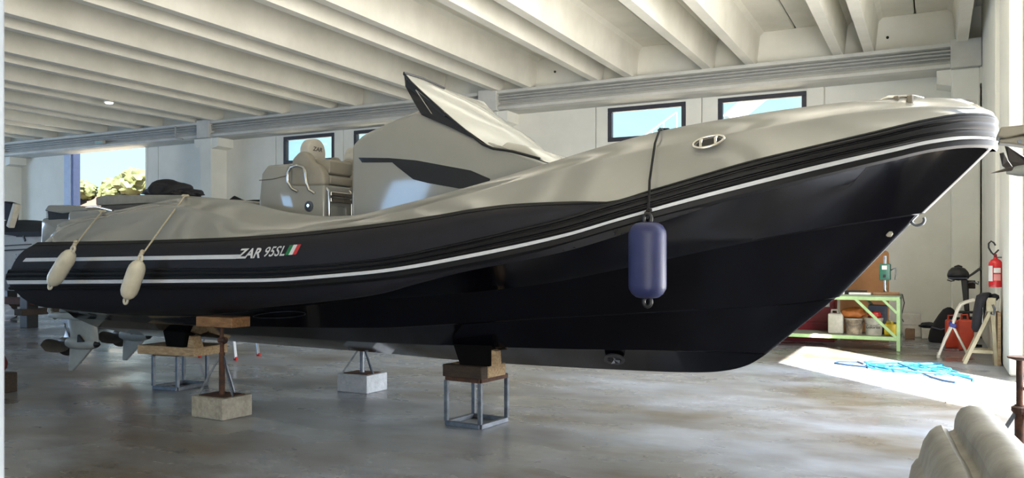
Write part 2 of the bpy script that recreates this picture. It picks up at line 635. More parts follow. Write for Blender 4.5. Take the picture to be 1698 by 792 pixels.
MB().bx(-36.2, 1.3, YF, 18.95, ZS + 0.2, ZS + 0.25).build('roof_deck', DARKGAP, ce)
# spandrel pieces between the rib ends
allr = sorted(ribs) + [0.9]
prev = -36.0
for rx in allr:
    if rx - prev > 0.3:
        MB().bx(prev + 0.01, rx - 0.01, 18.32, 18.5, 5.67, ZS, 0.008).build('spandrel_panel', WALL, wb)
    prev = rx
for hx, hz in ((-0.85, 5.98), (-8.2, 6.05)):
    MB().cyl((hx, 18.325, hz), (hx, 18.30, hz), 0.028, 12).build('tie_hole', DARKGAP, wb)
lampo = thing('ceiling_lamp', 'small round lamp lit on the ceiling rib at the far left', 'lamp', (-19.31, 14.5, ZR))
MB().lathe([(0.10, -0.0), (0.12, -0.02), (0.12, -0.05)], (-19.31, 14.5, ZR), (0, 0, 1), 20).build('lamp_housing', WHT, lampo, smooth=40)
MB().lathe([(0.105, 0.0), (0.09, 0.03), (0.02, 0.045)], (-19.31, 14.5, ZR - 0.05), (0, 0, -1), 20).build('lamp_lens', LAMPM, lampo, smooth=60)

el = thing('emergency_light', 'small emergency light box on the edge beam above the open gate', 'light', (-24.4, 18.0, 5.3))
MB().bx(-24.62, -24.2, 17.95, 18.05, 5.285, 5.40, 0.012, 2).build('light_housing', PLW, el)
MB().bx(-24.58, -24.24, 17.94, 17.951, 5.30, 5.36, 0.004).build('light_diffuser', mat('greenish_diffuser', (150, 190, 180), rough=0.3), el)

# right wall with its open gate
wr = structure('wall_right', (1.0, 10, 0))
MB().bx(0.80, 1.15, 14.2, 18.7, 0, ZT, 0.01).build('wall_panel', WALL, wr)
MB().bx(0.855, 1.02, 12.38, 14.19, 0, ZT, 0.02).build('pilaster', WALL, wr)
MB().bx(1.02, 1.30, 12.30, 13.34, 0, ZT, 0.01).build('gate_frame', TAN, wr)
MB().bx(1.25, 1.5, 11.3, 12.3, 0, ZT, 0.01).build('wall_panel', WALL, wr)
MB().bx(1.25, 1.5, 6.9, 11.3, 5.19, ZT, 0.01).build('lintel_panel', WALL, wr)
MB().bx(2.0, 2.25, -0.1, 7.12, 0, ZT, 0.01).build('wall_panel', WALL, wr)
MB().bx(2.0, 2.25, -6, -5.1, 0, ZT, 0.01).build('wall_panel', WALL, wr)
MB().bx(2.0, 2.25, -5.1, -0.1, 4.8, ZT, 0.01).build('lintel_panel', WALL, wr)  # unseen opening below, made for the rear fill light
MB().bx(1.3, 2.25, -6.1, 7.12, ZS, ZS + 0.25).build('roof_slab', CEIL, ce)
wl = structure('wall_left', (-36, 6, 0))
MB().bx(-36.2, -36, -6, 18.9, 0, ZT).build('wall_panel', WALL, wl)
wf = structure('wall_front', (-15, -6, 0))
MB().bx(-36.2, 2.25, -6.2, -6.0, 0, ZT).build('wall_panel', WALL, wf)
# near door post at the left edge of the view
MB().bx(-1.88, -1.735, 1.04, 1.06, 0, 3.2, 0.006).build('trim_1', mat('pale_post', (150, 158, 168), rough=0.6), kind='structure')

# ------------------------------------------------------------------ outdoors seen through gate and windows
MB().bx(-140, 60, 19.3, 120, -0.3, -0.05).build('outdoor_ground', GROUND, kind='structure')
MB().bx(2.3, 60, -40, 19.3, -0.3, -0.05).build('outdoor_yard', GROUND, kind='structure')
m = MB()
rows = []
for i in range(24):
    xx = -110 + i * 3.2
    rw = []
    for j in range(10):
        yy = 44 + j * 3.0
        hgt = 7.2 * min(1, j / 3.0) + mnoise.noise(Vector((xx * 0.1, yy * 0.1, 0.3))) * 0.9 - 0.1
        rw.append((xx, yy, hgt if j else -0.15))
    rows.append(rw)
m.loft(rows)
tag(m.build('earth_bank', SOIL, smooth=60), 'reddish earth bank outside the open gate behind the boat', 'bank')
for k, (tx, ty, tz, s) in enumerate(((-74.0, 52, 7.9, 1.7), (-70.0, 53, 7.9, 1.6), (-65.3, 52, 8.4, 2.1), (-61.0, 54, 7.9, 1.8))):
    tr_ = thing('tree', ['round green tree leftmost on the bank outside the open gate', 'low green tree, second from the left on the outdoor bank', 'tallest bushy tree on the bank, near the right of the open gate', 'green tree rightmost on the bank, half hidden by the gate edge'][k], 'tree', (tx, ty, tz), 'trees on the bank outside')
    MB().cyl((tx, ty, tz - 1.2), (tx, ty, tz), 0.22, 8).build('trunk', WOODD, tr_)
    cm = MB()
    rnd = random.Random(k)
    for q in range(9):
        cm.blob((tx + rnd.uniform(-1, 1) * s * 0.7, ty + rnd.uniform(-1, 1) * s * 0.5, tz + rnd.uniform(-0.2, 0.9) * s * 0.5), (s * 0.55, s * 0.5, s * 0.4), 3, 0.5, 3.0, q + k * 10)
    cm.build('crown', LEAF, tr_, smooth=60)
# boat lift boom outside window 4, gangway outside window 3
cr = thing('lift_boom', 'grey diagonal steel boom seen through the rightmost window', 'crane', (-5.3, 26, 0))
MB().bar((-6.6, 26, 5.15), (-4.3, 26, 6.9), (0.42, 0.42), 0.03).build('boom', GREYM, cr)
MB().bar((-6.6, 26.0, -0.05), (-6.6, 26.0, 6.4), (0.35, 0.35), 0.03).build('mast', GREYM, cr)
MB().cyl((-5.75, 25.75, 5.8), (-5.75, 26.25, 5.8), 0.14, 16).build('pulley', CHROME, cr)
gw = thing('gangway_rail', 'thin dark stair railing outside the window above the blue fender', 'railing', (-7.2, 24, 0))
MB().cyl((-8.0, 24, 5.1), (-6.80, 24, 5.86), 0.018, 6).build('handrail', GREYM, gw)
for xx, zz in ((-7.55, 5.38), (-7.2, 5.60), (-6.80, 5.86)):
    MB().cyl((xx, 24, 0.0 - 0.05), (xx, 24, zz), 0.014, 6).build('baluster', GREYM, gw)

# ------------------------------------------------------------------ the black boat
YC = 7.0


def pchip(xk, yk):
    xk = np.array(xk, float)
    yk = np.array(yk, float)
    h = np.diff(xk)
    d = np.diff(yk) / h
    n = len(xk)
    m = np.zeros(n)
    for i in range(1, n - 1):
        if d[i - 1] * d[i] > 0:
            w1 = 2 * h[i] + h[i - 1]
            w2 = h[i] + 2 * h[i - 1]
            m[i] = (w1 + w2) / (w1 / d[i - 1] + w2 / d[i])
    m[0] = d[0]
    m[-1] = d[-1]

    def f(x):
        x = min(max(x, xk[0]), xk[-1])
        i = int(min(max(np.searchsorted(xk, x) - 1, 0), n - 2))
        t_ = (x - xk[i]) / h[i]
        return float((1 + 2 * t_) * (1 - t_) ** 2 * yk[i] + t_ * (1 - t_) ** 2 * h[i] * m[i] + t_ * t_ * (3 - 2 * t_) * yk[i + 1] + t_ * t_ * (t_ - 1) * h[i] * m[i + 1])
    return f


def sst(a, b_, x):
    t_ = min(1, max(0, (x - a) / (b_ - a)))
    return t_ * t_ * (3 - 2 * t_)


# half breadth of the rubbing strake: interpolated over sqrt(distance to the bow)
XBOW = 0.41
_wk = [(-9.2, 1.47), (-8.6, 1.55), (-8, 1.58), (-6, 1.62), (-4, 1.60), (-3, 1.53), (-2, 1.35), (-1.2, 1.10), (-0.6, 0.84), (-0.2, 0.62), (0.1, 0.42), (0.3, 0.22), (0.38, 0.11), (0.41, 0)]
_ws = sorted([(math.sqrt(XBOW - x_), h_) for x_, h_ in _wk])
_wf = pchip([a for a, _ in _ws], [c for _, c in _ws])


def W(x):
    return _wf(math.sqrt(max(0, XBOW - x)))


# rows of the hull as (x, half breadth, z), stern to bow
ROWS = {
 'B': [(-8.62, 1.391, 1.675), (-7.257, 1.435, 1.675), (-6.043, 1.459, 1.685), (-5.548, 1.455, 1.696), (-4.906, 1.449, 1.725), (-4.355, 1.444, 1.763), (-4.006, 1.44, 1.792), (-3.509, 1.407, 1.846), (-3.12, 1.406, 1.892), (-2.819, 1.402, 1.912), (-2.42, 1.382, 1.917), (-2.257, 1.371, 1.914), (-2.13, 1.359, 1.907), (-1.796, 1.286, 1.991), (-1.482, 1.188, 2.085), (-1.168, 1.086, 2.177), (-0.742, 0.902, 2.287), (-0.375, 0.716, 2.384), (-0.038, 0.512, 2.477), (0.194, 0.326, 2.525), (0.339, 0.161, 2.535), (0.405, 0.0, 2.523)],
 'ST': [(-8.875, 1.527, 1.396), (-5.869, 1.619, 1.424), (-5.39, 1.614, 1.427), (-4.766, 1.608, 1.449), (-4.23, 1.602, 1.485), (-3.896, 1.593, 1.518), (-3.304, 1.551, 1.62), (-2.774, 1.489, 1.73), (-2.402, 1.422, 1.815), (-2.125, 1.372, 1.898), (-1.796, 1.286, 1.987), (-1.482, 1.188, 2.081), (-1.168, 1.086, 2.173), (-0.742, 0.902, 2.283), (-0.375, 0.716, 2.379), (-0.038, 0.512, 2.473), (0.194, 0.326, 2.521), (0.339, 0.161, 2.531), (0.41, 0.0, 2.519)],
 'SB': [(-8.94, 1.519, 1.278), (-5.869, 1.619, 1.326), (-5.147, 1.611, 1.338), (-4.453, 1.605, 1.38), (-3.896, 1.593, 1.428), (-3.191, 1.543, 1.537), (-2.402, 1.422, 1.695), (-2.026, 1.355, 1.80), (-1.602, 1.226, 1.924), (-1.168, 1.086, 2.042), (-0.742, 0.902, 2.157), (-0.263, 0.654, 2.279), (-0.015, 0.497, 2.342), (0.194, 0.326, 2.376), (0.363, 0.125, 2.382), (0.41, 0.0, 2.373)],
 'WB': [(-8.92, 1.52, 1.230), (-5.869, 1.619, 1.29), (-5.147, 1.611, 1.305), (-4.453, 1.605, 1.348), (-3.896, 1.593, 1.397), (-3.191, 1.543, 1.505), (-2.402, 1.422, 1.668), (-2.047, 1.358, 1.770), (-1.602, 1.226, 1.894), (-1.168, 1.086, 2.008), (-0.629, 0.853, 2.15), (-0.263, 0.654, 2.248), (-0.015, 0.497, 2.314), (0.232, 0.288, 2.355), (0.372, 0.113, 2.362), (0.41, 0.0, 2.351)],
 'E': [(-8.70, 1.05, 0.95), (-7.74, 1.05, 0.92), (-6.489, 1.05, 0.952), (-5.63, 1.105, 1.045), (-5.037, 1.189, 1.108), (-4.479, 1.285, 1.172), (-4.064, 1.359, 1.225), (-3.759, 1.402, 1.295), (-3.243, 1.454, 1.406), (-2.405, 1.414, 1.562), (-2.047, 1.358, 1.665), (-1.602, 1.226, 1.813), (-1.173, 1.04, 1.957), (-0.869, 0.87, 2.041), (-0.567, 0.68, 2.127), (-0.266, 0.46, 2.219), (-0.016, 0.28, 2.286), (0.195, 0.12, 2.322), (0.306, 0.042, 2.316), (0.36, 0.0, 2.297)],
 'R1': [(-8.75, 1.04, 0.942), (-7.753, 1.04, 0.913), (-6.5, 1.04, 0.945), (-5.685, 1.048, 1.035), (-5.155, 1.053, 1.088), (-4.542, 1.06, 1.146), (-3.918, 1.037, 1.195), (-3.345, 1.001, 1.249), (-2.822, 0.939, 1.315), (-2.334, 0.86, 1.409), (-1.823, 0.738, 1.52), (-1.437, 0.638, 1.606), (-1.016, 0.494, 1.692), (-0.582, 0.313, 1.77), (-0.283, 0.152, 1.818), (-0.069, 0.0, 1.852)],
 'R2': [(-8.78, 0.86, 0.835), (-7.129, 0.86, 0.820), (-5.926, 0.86, 0.838), (-4.479, 0.84, 0.879), (-4.18, 0.83, 0.901), (-2.956, 0.70, 1.008), (-2.158, 0.53, 1.068), (-1.333, 0.27, 1.125), (-0.981, 0.135, 1.156), (-0.671, 0.0, 1.205)],
 'FR': [(-8.8, 0.58, 0.712), (-7.121, 0.60, 0.717), (-5.031, 0.60, 0.717), (-3.991, 0.58, 0.722), (-3.38, 0.53, 0.725), (-2.868, 0.46, 0.729), (-2.042, 0.27, 0.739), (-1.561, 0.12, 0.741), (-1.222, 0.0, 0.732)],
 'K': [(-8.8, 0.0, 0.566), (-7.324, 0.0, 0.560), (-6.17, 0.0, 0.545), (-5.044, 0.0, 0.532), (-4.301, 0.0, 0.512), (-3.64, 0.0, 0.506), (-3.015, 0.0, 0.510), (-2.546, 0.0, 0.516), (-2.102, 0.0, 0.524), (-1.838, 0.0, 0.535), (-1.683, 0.0, 0.547), (-1.531, 0.0, 0.574), (-1.382, 0.0, 0.624), (-1.285, 0.0, 0.684), (-1.222, 0.0, 0.732)],
 'CR': [(-8.787, 1.20, 1.707), (-8.377, 1.258, 1.839), (-7.692, 1.28, 1.939), (-6.944, 1.291, 2.018), (-6.513, 1.297, 2.02), (-6.215, 1.302, 1.967), (-5.975, 1.305, 1.912), (-5.447, 1.297, 1.809), (-5.032, 1.29, 1.783), (-4.716, 1.286, 1.801), (-4.373, 1.281, 1.841), (-3.979, 1.273, 1.904), (-3.495, 1.237, 2.005), (-3.016, 1.201, 2.106), (-2.716, 1.167, 2.171), (-2.331, 1.123, 2.256), (-1.878, 1.055, 2.33), (-1.467, 0.953, 2.397), (-1.008, 0.816, 2.475), (-0.575, 0.669, 2.54), (-0.268, 0.53, 2.577), (0.038, 0.369, 2.592), (0.269, 0.207, 2.59), (0.35, 0.10, 2.578), (0.385, 0.0, 2.57)],
 'TP': [(-8.86, 1.06, 1.74), (-8.80, 1.077, 1.862), (-8.614, 1.096, 1.925), (-7.903, 1.123, 1.996), (-7.138, 1.132, 2.082), (-6.696, 1.137, 2.116), (-6.474, 1.139, 2.112), (-6.023, 1.145, 2.075), (-5.703, 1.14, 2.019), (-5.387, 1.134, 1.948), (-5.118, 1.129, 1.91), (-4.849, 1.124, 1.888), (-4.609, 1.119, 1.890), (-4.427, 1.116, 1.908), (-4.242, 1.113, 1.943), (-3.877, 1.099, 2.012), (-3.592, 1.076, 2.07), (-3.101, 1.038, 2.18), (-2.791, 1.007, 2.258), (-2.541, 0.98, 2.322), (-2.395, 0.963, 2.359), (-2.128, 0.934, 2.420), (-1.86, 0.886, 2.478), (-1.449, 0.786, 2.544), (-1.089, 0.686, 2.594), (-0.838, 0.601, 2.624), (-0.589, 0.519, 2.648), (-0.274, 0.381, 2.668), (-0.055, 0.267, 2.677), (0.136, 0.17, 2.672), (0.238, 0.08, 2.650), (0.275, 0.0, 2.642)],
}
RF = {}
for k, p in ROWS.items():
    xs = [q[0] for q in p]
    # z over x; half breadth over sqrt distance to its own end so blunt ends stay round
    xe = xs[-1]
    hb = sorted([(math.sqrt(max(0, xe - q[0])), q[1]) for q in p])
    RF[k] = (xs[0], xe, pchip(xs, [q[2] for q in p]), pchip([a for a, _ in hb], [c for _, c in hb]))


def rowpt(k, x):
    x0, x1, fz, fh = RF[k]
    x = min(max(x, x0), x1)
    return (x, fh(math.sqrt(max(0, x1 - x))), fz(x))


NS = 110
TS = [1 - (1 - i / NS) ** 1.5 for i in range(NS + 1)]


def row(k, x0=None, x1=None):
    a = RF[k][0] if x0 is None else x0
    c = RF[k][1] if x1 is None else x1
    return [rowpt(k, a + (c - a) * t_) for t_ in TS]


def offset_row(rw, out=0.0, dz=0.0):
    res = []
    n = len(rw)
    for i, (x, h, z) in enumerate(rw):
        a = rw[max(0, i - 1)]
        c = rw[min(n - 1, i + 1)]
        tx, th = c[0] - a[0], c[1] - a[1]
        if i == n - 1 and h < 1e-6:
            tx, th = 0.0, -1.0
        L = math.hypot(tx, th) or 1
        nx, nh = -th / L, tx / L
        k_ = 1 - 0.8 * sst(-0.5, 0.35, x) if out > 0 else 1
        res.append((x + nx * out * k_, max(0.0, h + nh * out * k_) if h > 1e-6 else 0.0, z + dz))
    return res


def lerp_row(r1, r2, f, bulge=0.0):
    res = []
    for a, c in zip(r1, r2):
        dh, dz = c[1] - a[1], c[2] - a[2]
        L = math.hypot(dh, dz) or 1
        nh, nz = -dz / L, dh / L          # outward for rows given top to bottom
        bb_ = bulge * min(1, L / 0.25)
        res.append((a[0] + (c[0] - a[0]) * f, max(0.0, a[1] + dh * f + nh * bb_) if (a[1] > 1e-6 or c[1] > 1e-6) else 0.0, a[2] + dz * f + nz * bb_))
    return res


def both(rows, mb, side):
    mb.loft([[(p[0], YC + side * p[1], p[2]) for p in rw] for rw in rows], flip=side > 0)


def dual(rows, name, m, parent, smooth=30, ends=None):
    mb = MB()
    for s in (-1, 1):
        both(rows, mb, s)
        if ends:
            k = len(rows)
            c = [0, 0, 0]
            pts = [(rw[0][0], YC + s * rw[0][1], rw[0][2]) for rw in rows]
            for p in pts:
                c = [c[i] + p[i] / k for i in range(3)]
            c[0] += ends
            mb.add(pts + [tuple(c)], [(i, i + 1, k) for i in range(k - 1)] + [(k - 1, 0, k)])
    return mb.build(name, m, parent, smooth=smooth, merge=True)


boat = thing('rigid_inflatable_boat', 'large black rigid inflatable boat with white deck propped on stands', 'boat', (-4.2, 7.0, 0.5))

rB, rST, rSB, rWB, rE = row('B'), row('ST'), row('SB'), row('WB'), row('E')
r1, r2, rF, rK = row('R1'), row('R2'), row('FR'), row('K')

# hull
hull_rows = [rWB, rE, lerp_row(rE, r1, 0.5, -0.012), r1, offset_row(r1, -0.035, -0.012), lerp_row(offset_row(r1, -0.035, -0.012), r2, 0.5, -0.01), r2, offset_row(r2, -0.03, -0.012), rF, offset_row(rF, -0.03, -0.012), rK]
hmb = MB()
for s in (-1, 1):
    both(hull_rows, hmb, s)
    pts = [(rw[0][0], YC + s * rw[0][1], rw[0][2]) for rw in hull_rows[1:]]
    pts.append((-8.75, YC, 1.25))
    hmb.add(pts, [tuple(range(len(pts)))])
hull = hmb.build('hull', HULL, boat, smooth=22, merge=True)
# pale bow edge moulding along the stem
stem = [rowpt('E', 0.36), rowpt('R1', 1), rowpt('R2', 1)]
# collar: upper and lower lobes of the tube
upper = [rB] + [lerp_row(rB, rST, f, 0.055 * math.sin(PI * f ** 0.9)) for f in (0.1, 0.22, 0.36, 0.5, 0.64, 0.78, 0.9)] + [rST]
lower = [rWB] + [lerp_row(rWB, rE, f, 0.10 * math.sin(PI * f) * 0.9) for f in (0.15, 0.3, 0.45, 0.6, 0.75, 0.9)] + [rE]


def fade_lower(rows):
    out = []
    for j, rw in enumerate(rows):
        nr = []
        for i, p in enumerate(rw):
            a = rWB[i]
            c = rE[i]
            f = j / (len(rows) - 1)
            base = tuple(a[q] + (c[q] - a[q]) * f for q in range(3))
            k = 1 - sst(-4.5, -2.0, base[0])
            nr.append(tuple(base[q] + (p[q] - base[q]) * k for q in range(3)))
        out.append(nr)
    return out


lower = fade_lower(lower)
mid = [rST, lerp_row(rST, rSB, 0.5, 0), rSB, rWB]
dual(upper + mid[1:] + lower[1:], 'collar', TUBE, boat, smooth=50, ends=-0.16)
# dark lap band where the collar meets the deck
dual([offset_row(rB, 0.004, 0.012), offset_row(lerp_row(rB, rST, 0.06, 0.012), 0.012), offset_row(lerp_row(rB, rST, 0.11, 0.022), 0.010), offset_row(lerp_row(rB, rST, 0.12, 0.02), 0.002)], 'collar_lap_band', STRAKE, boat, smooth=50)
# rubbing strake with ribs
pr = [(0, 0), (0.02, .018), (.10, .028), (.20, .026), (.25, .008), (.31, .008), (.36, .03), (.48, .036), (.62, .032), (.67, .008), (.73, .008), (.78, .026), (.9, .03), (.98, .022), (1, 0)]
strake = dual([offset_row(lerp_row(rST, rSB, f), o_) for f, o_ in pr], 'rubbing_strake', STRAKE, boat, smooth=35, ends=-0.02)
lw = offset_row(rSB, 0.012)
dual([offset_row(lerp_row(rSB, rWB, 0.05), 0.0), offset_row(lerp_row(rSB, rWB, 0.08), 0.016), offset_row(lerp_row(rSB, rWB, 0.92), 0.014), offset_row(lerp_row(rSB, rWB, 0.98), 0.0)], 'white_waist_stripe', STRIPE, boat, smooth=30)
dual([offset_row(rWB, 0.0), offset_row(lerp_row(rWB, rE, 0.1 if False else 0.05), 0.012), offset_row(rWB, 0.012, -0.04), offset_row(rWB, -0.01, -0.06)], 'strake_lip', STRAKE, boat, smooth=30)


def tubept(x, f, out=0.0, side=-1):
    a = rowpt('B', x)
    c = rowpt('ST', x)
    dh, dz = c[1] - a[1], c[2] - a[2]
    L = math.hypot(dh, dz)
    nh, nz = -dz / L, dh / L
    bl = 0.055 * math.sin(PI * f ** 0.9) * min(1, L / 0.25) + out
    return Vector((x, YC + side * (a[1] + dh * f + nh * bl), a[2] + dz * f + nz * bl))


# upper white stripe on the collar, with its slanted end
m = MB()
F0, F1 = 0.66, 0.775
seg = 60
top, bot = [], []
for i in range(seg + 1):
    xa = -8.66 + (-5.50 + 8.66) * i / seg
    f_shift = 0.0
    sl = 0.05 if i == seg else (0.05 if i == 0 else 0)
    top.append(tubept(xa + sl, F0, 0.004))
    bot.append(tubept(xa - 0 * sl, F1, 0.004))
m.loft([top, [(a + c) / 2 + Vector((0, -0.001, 0)) for a, c in zip(top, bot)], bot])
m.build('white_tube_stripe', STRIPE, boat, smooth=60)


def on_tube(name, vs, fs, x0, fbase, k, m, parent):
    """lettering wrapped on the starboard tube: x along the boat, y up the tube"""
    return MB().add([tubept(x0 + v.x, fbase - v.y * k, 0.005) for v in vs], fs).build(name, m, parent, fixn=False)


KT = 1 / 0.31
vs, fs = text_mesh('ZAR', 0.118, 0.32, 0.0035)
mxx = max(v.x for v in vs)
vs = [Vector((v.x * 0.27 / mxx, v.y, 0)) for v in vs]
on_tube('model_lettering', vs, fs, -5.49, 0.76, KT, TXT, boat)
vs, fs = text_mesh('95SL', 0.118, 0.28, 0.0015)
mxx = max(v.x for v in vs)
vs = [Vector((v.x * 0.245 / mxx, v.y, 0)) for v in vs]
on_tube('model_lettering', vs, fs, -5.19, 0.74, KT, TXT, boat)
for i, (mm, lb) in enumerate(((FLAGG, 'green flag stripe'), (STRIPE, 'white flag stripe'), (FLAGR, 'red flag stripe'))):
    q = []
    for j in range(2):
        x_ = -4.93 + (i + j) * 0.042
        q.append((tubept(x_ - 0.012, 0.735, 0.005), tubept(x_ + 0.02, 0.465, 0.005)))
    MB().add([q[0][0], q[1][0], q[1][1], q[0][1]], [(0, 1, 2, 3)]).build('flag_stripe', mm, boat, fixn=False, label=lb)

# deck moulding
rCR, rTP = row('CR'), row('TP')
inner = [(x_, max(0, h_ - 0.09) if h_ > 0 else 0, z_ - 0.01) for x_, h_, z_ in rTP]


def cf(x_):
    return sst(-8.3, -8.0, x_) * (1 - sst(-3.2, -2.4, x_))


in2 = [(x_, max(0, h_ - 0.12) if h_ > 0 else 0, (z_ + 0.01) + (1.42 - z_) * cf(x_)) for x_, h_, z_ in rTP]
cen = [(x_, 0.0, z_ + (0.02 if cf(x_) < 0.5 else 0.0)) for x_, h_, z_ in in2]
deck_rows = [rB, lerp_row(rB, rCR, 0.3, 0.012), lerp_row(rB, rCR, 0.6, 0.016), lerp_row(rB, rCR, 0.88, 0.012), lerp_row(rB, rCR, 0.97, 0.006), lerp_row(rCR, rTP, 0.06, 0.006), lerp_row(rCR, rTP, 0.5, 0.02), lerp_row(rCR, rTP, 0.85, 0.014), lerp_row(rCR, rTP, 0.97, 0.004), rTP, inner, in2, cen]
mb = MB()
for s in (-1, 1):
    both(deck_rows, mb, s)
    pts = [(rw[0][0], YC + s * rw[0][1], rw[0][2]) for rw in deck_rows]
    pts.append((-8.7, YC, 1.3))
    mb.add(pts, [tuple(range(len(pts)))])
deck = mb.build('deck_moulding', GEL, boat, smooth=38, merge=True)
# bow chock fitting
MB().tube([(-0.36, 6.69, 2.672), (-0.30, 6.64, 2.685), (-0.14, 6.73, 2.694), (-0.08, 6.8, 2.685)], 0.014, 8).build('bow_cleat', CHROME, boat, smooth=60)
for xx in (-0.25, -0.16):
    MB().bx(xx - 0.02, xx + 0.02, 6.62, 6.70, 2.60, 2.69, 0.008).build('fairlead_post', mat('grey_fairlead', (120, 112, 98)), boat)
# oval fairlead cleat on the flare
clt = MB()
fp = lambda u, v, o_: Vector((-1.455 + u, YC - (0.945 + 0.02) - o_ + u * 0.27, 2.362 + u * 0.16 + v))


def flare(x_, f, o_=0.0):
    a = rowpt('B', x_)
    c = rowpt('CR', x_)
    dh, dz = c[1] - a[1], c[2] - a[2]
    L = math.hypot(dh, dz)
    return Vector((x_, YC - (a[1] + dh * f + dz / L * (o_ + 0.016)), a[2] + dz * f - dh / L * (o_ + 0.016)))


ring_o = [flare(-1.46 + 0.105 * math.cos(a), 0.80 + 0.14 * math.sin(a), 0.012) for a in [2 * PI * k / 32 for k in range(32)]]
oc = MB().tube(ring_o, 0.011, 8, closed=True).build('hawse_fitting', CHROME, boat, smooth=60)
cen_pt = flare(-1.46, 0.80, 0.004)
inn = [flare(-1.46 + 0.085 * math.cos(a), 0.80 + 0.10 * math.sin(a), 0.006) for a in [2 * PI * k / 32 for k in range(32)]]
MB().add(inn + [cen_pt], [(k, (k + 1) % 32, 32) for k in range(32)]).build('hawse_recess', mat('dark_grey_steel', (70, 70, 70), rough=0.3, metal=0.8), oc)  # dark grey steel disc inside the hawse ring
for dx_ in (-0.05, 0.05):
    MB().tube([flare(-1.46 + dx_, 0.70, 0.008), flare(-1.46 + dx_, 0.8, 0.03), flare(-1.46 + dx_, 0.90, 0.008)], 0.012, 8).build('hawse_pin', CHROME, oc, smooth=60)
# bow eye and transducer/thruster outlet
be = [Vector((-0.115 + 0.045 * math.cos(a), 7.0, 1.80 + 0.04 * math.sin(a))) for a in [PI * (0.85 + 1.3 * k / 14) for k in range(15)]]
MB().tube(be, 0.011, 8).build('bow_eye', STEEL, boat, smooth=60)
bt = MB().lathe([(0.05, 0), (0.085, 0.012), (0.09, 0.03), (0.06, 0.03), (0.055, 0.005)], (-2.46, 6.75, 0.66), (0.1, -0.55, -0.8), 20).build('thruster_tunnel', mat('tunnel_grey', (62, 62, 66), rough=0.3), boat, smooth=40)
for a in range(4):
    A = a * PI / 2
    c0 = Vector((-2.46, 6.735, 0.635))
    u = Vector((1, 0.1, 0)).normalized()
    v = u.cross(Vector((0.1, -0.55, -0.8))).normalized()
    d_ = u * math.cos(A) + v * math.sin(A)
    e_ = u * math.cos(A + 0.6) + v * math.sin(A + 0.6)
    MB().add([c0, c0 + d_ * 0.055, c0 + e_ * 0.055 + Vector((0, -0.012, -0.012))], [(0, 1, 2)]).build('thruster_blade', ALU, bt, fixn=False)
MB().blob((-0.31, 6.93, 1.695), (0.026, 0.008, 0.022), 3, 0.3, 3, 6).build('hull_plate', PLW, boat, smooth=60)
# transparent skid/vent on the hull, low on the side
vr = [Vector((-5.48 + 0.36 * math.cos(a), 5.945, 1.012 + 0.028 * math.sin(a))) for a in [2 * PI * k / 36 for k in range(36)]]
ov = []
for a in [2 * PI * k / 40 for k in range(40)]:
    x_ = -5.6 + 0.33 * math.cos(a)
    f = 0.34 + 0.16 * math.sin(a)
    p1 = rowpt('R1', x_)
    p2 = rowpt('R2', x_)
    ov.append(Vector((x_, YC - (p1[1] - 0.035 + (p2[1] - p1[1] + 0.035) * f) - 0.004, p1[2] - 0.012 + (p2[2] - p1[2] + 0.012) * f)))
MB().tube(ov, 0.004, 6, closed=True).build('vent_rim', mat('dark_steel_rim', (70, 70, 76), rough=0.3, metal=0.8), boat, smooth=60)

# aft deck furniture
MB().bx(-9.2, -7.2, 6.35, 7.65, 1.3, 2.08, 0.04, 2).build('aft_locker', GEL, boat, smooth=40)
MB().bx(-7.25, -6.5, 6.35, 7.65, 1.40, 2.13, 0.05, 2).build('aft_bench', GEL, boat, smooth=40)
sb = MB().bx(-8.75, -7.36, 6.45, 7.6, 2.075, 2.14, 0.02, 2).build('sunbed_base', UPHD, boat, smooth=40)
MB().prism([(-8.79, 2.135), (-7.34, 2.135), (-7.34, 2.205), (-7.5, 2.215), (-8.6, 2.255), (-8.79, 2.235)], 6.42, 7.62, 'y', 0.018, 2).build('sunbed_cushion', CUSH, boat, smooth=40)
# stern lid, louvre grille, raised corner
MB().prism([(-9.80, 2.10), (-9.45, 2.055), (-8.95, 2.09), (-9.05, 2.125), (-9.35, 2.16), (-9.72, 2.17)], 6.45, 7.5, 'y', 0.02, 2).build('stern_lid', GEL, boat, smooth=40)
gr = MB().prism([(-9.78, 1.99), (-9.36, 2.0), (-9.3, 2.06), (-9.80, 2.11)], 6.5, 7.4, 'y').build('engine_vent', BLK, boat)
for k in range(6):
    z_ = 2.0 + k * 0.018
    MB().bar((-9.80, 6.49, z_ + 0.008), (-9.36, 6.49, z_ - 0.004), (0.008, 0.012)).build('vent_slat', mat('vent_grey', (46, 46, 52)), gr)
MB().prism([(-9.95, 1.62), (-9.0, 1.62), (-9.0, 2.02), (-9.88, 2.02), (-9.93, 1.99)], 6.5, 7.5, 'y', 0.03, 2).build('stern_platform', GEL, boat, smooth=40)
MB().tube([(-8.98, 6.44, 2.12), (-8.6, 6.3, 2.11), (-7.93, 6.0, 2.03)], 0.012, 8).build('stern_grab_rail', CHROME, boat, smooth=60)

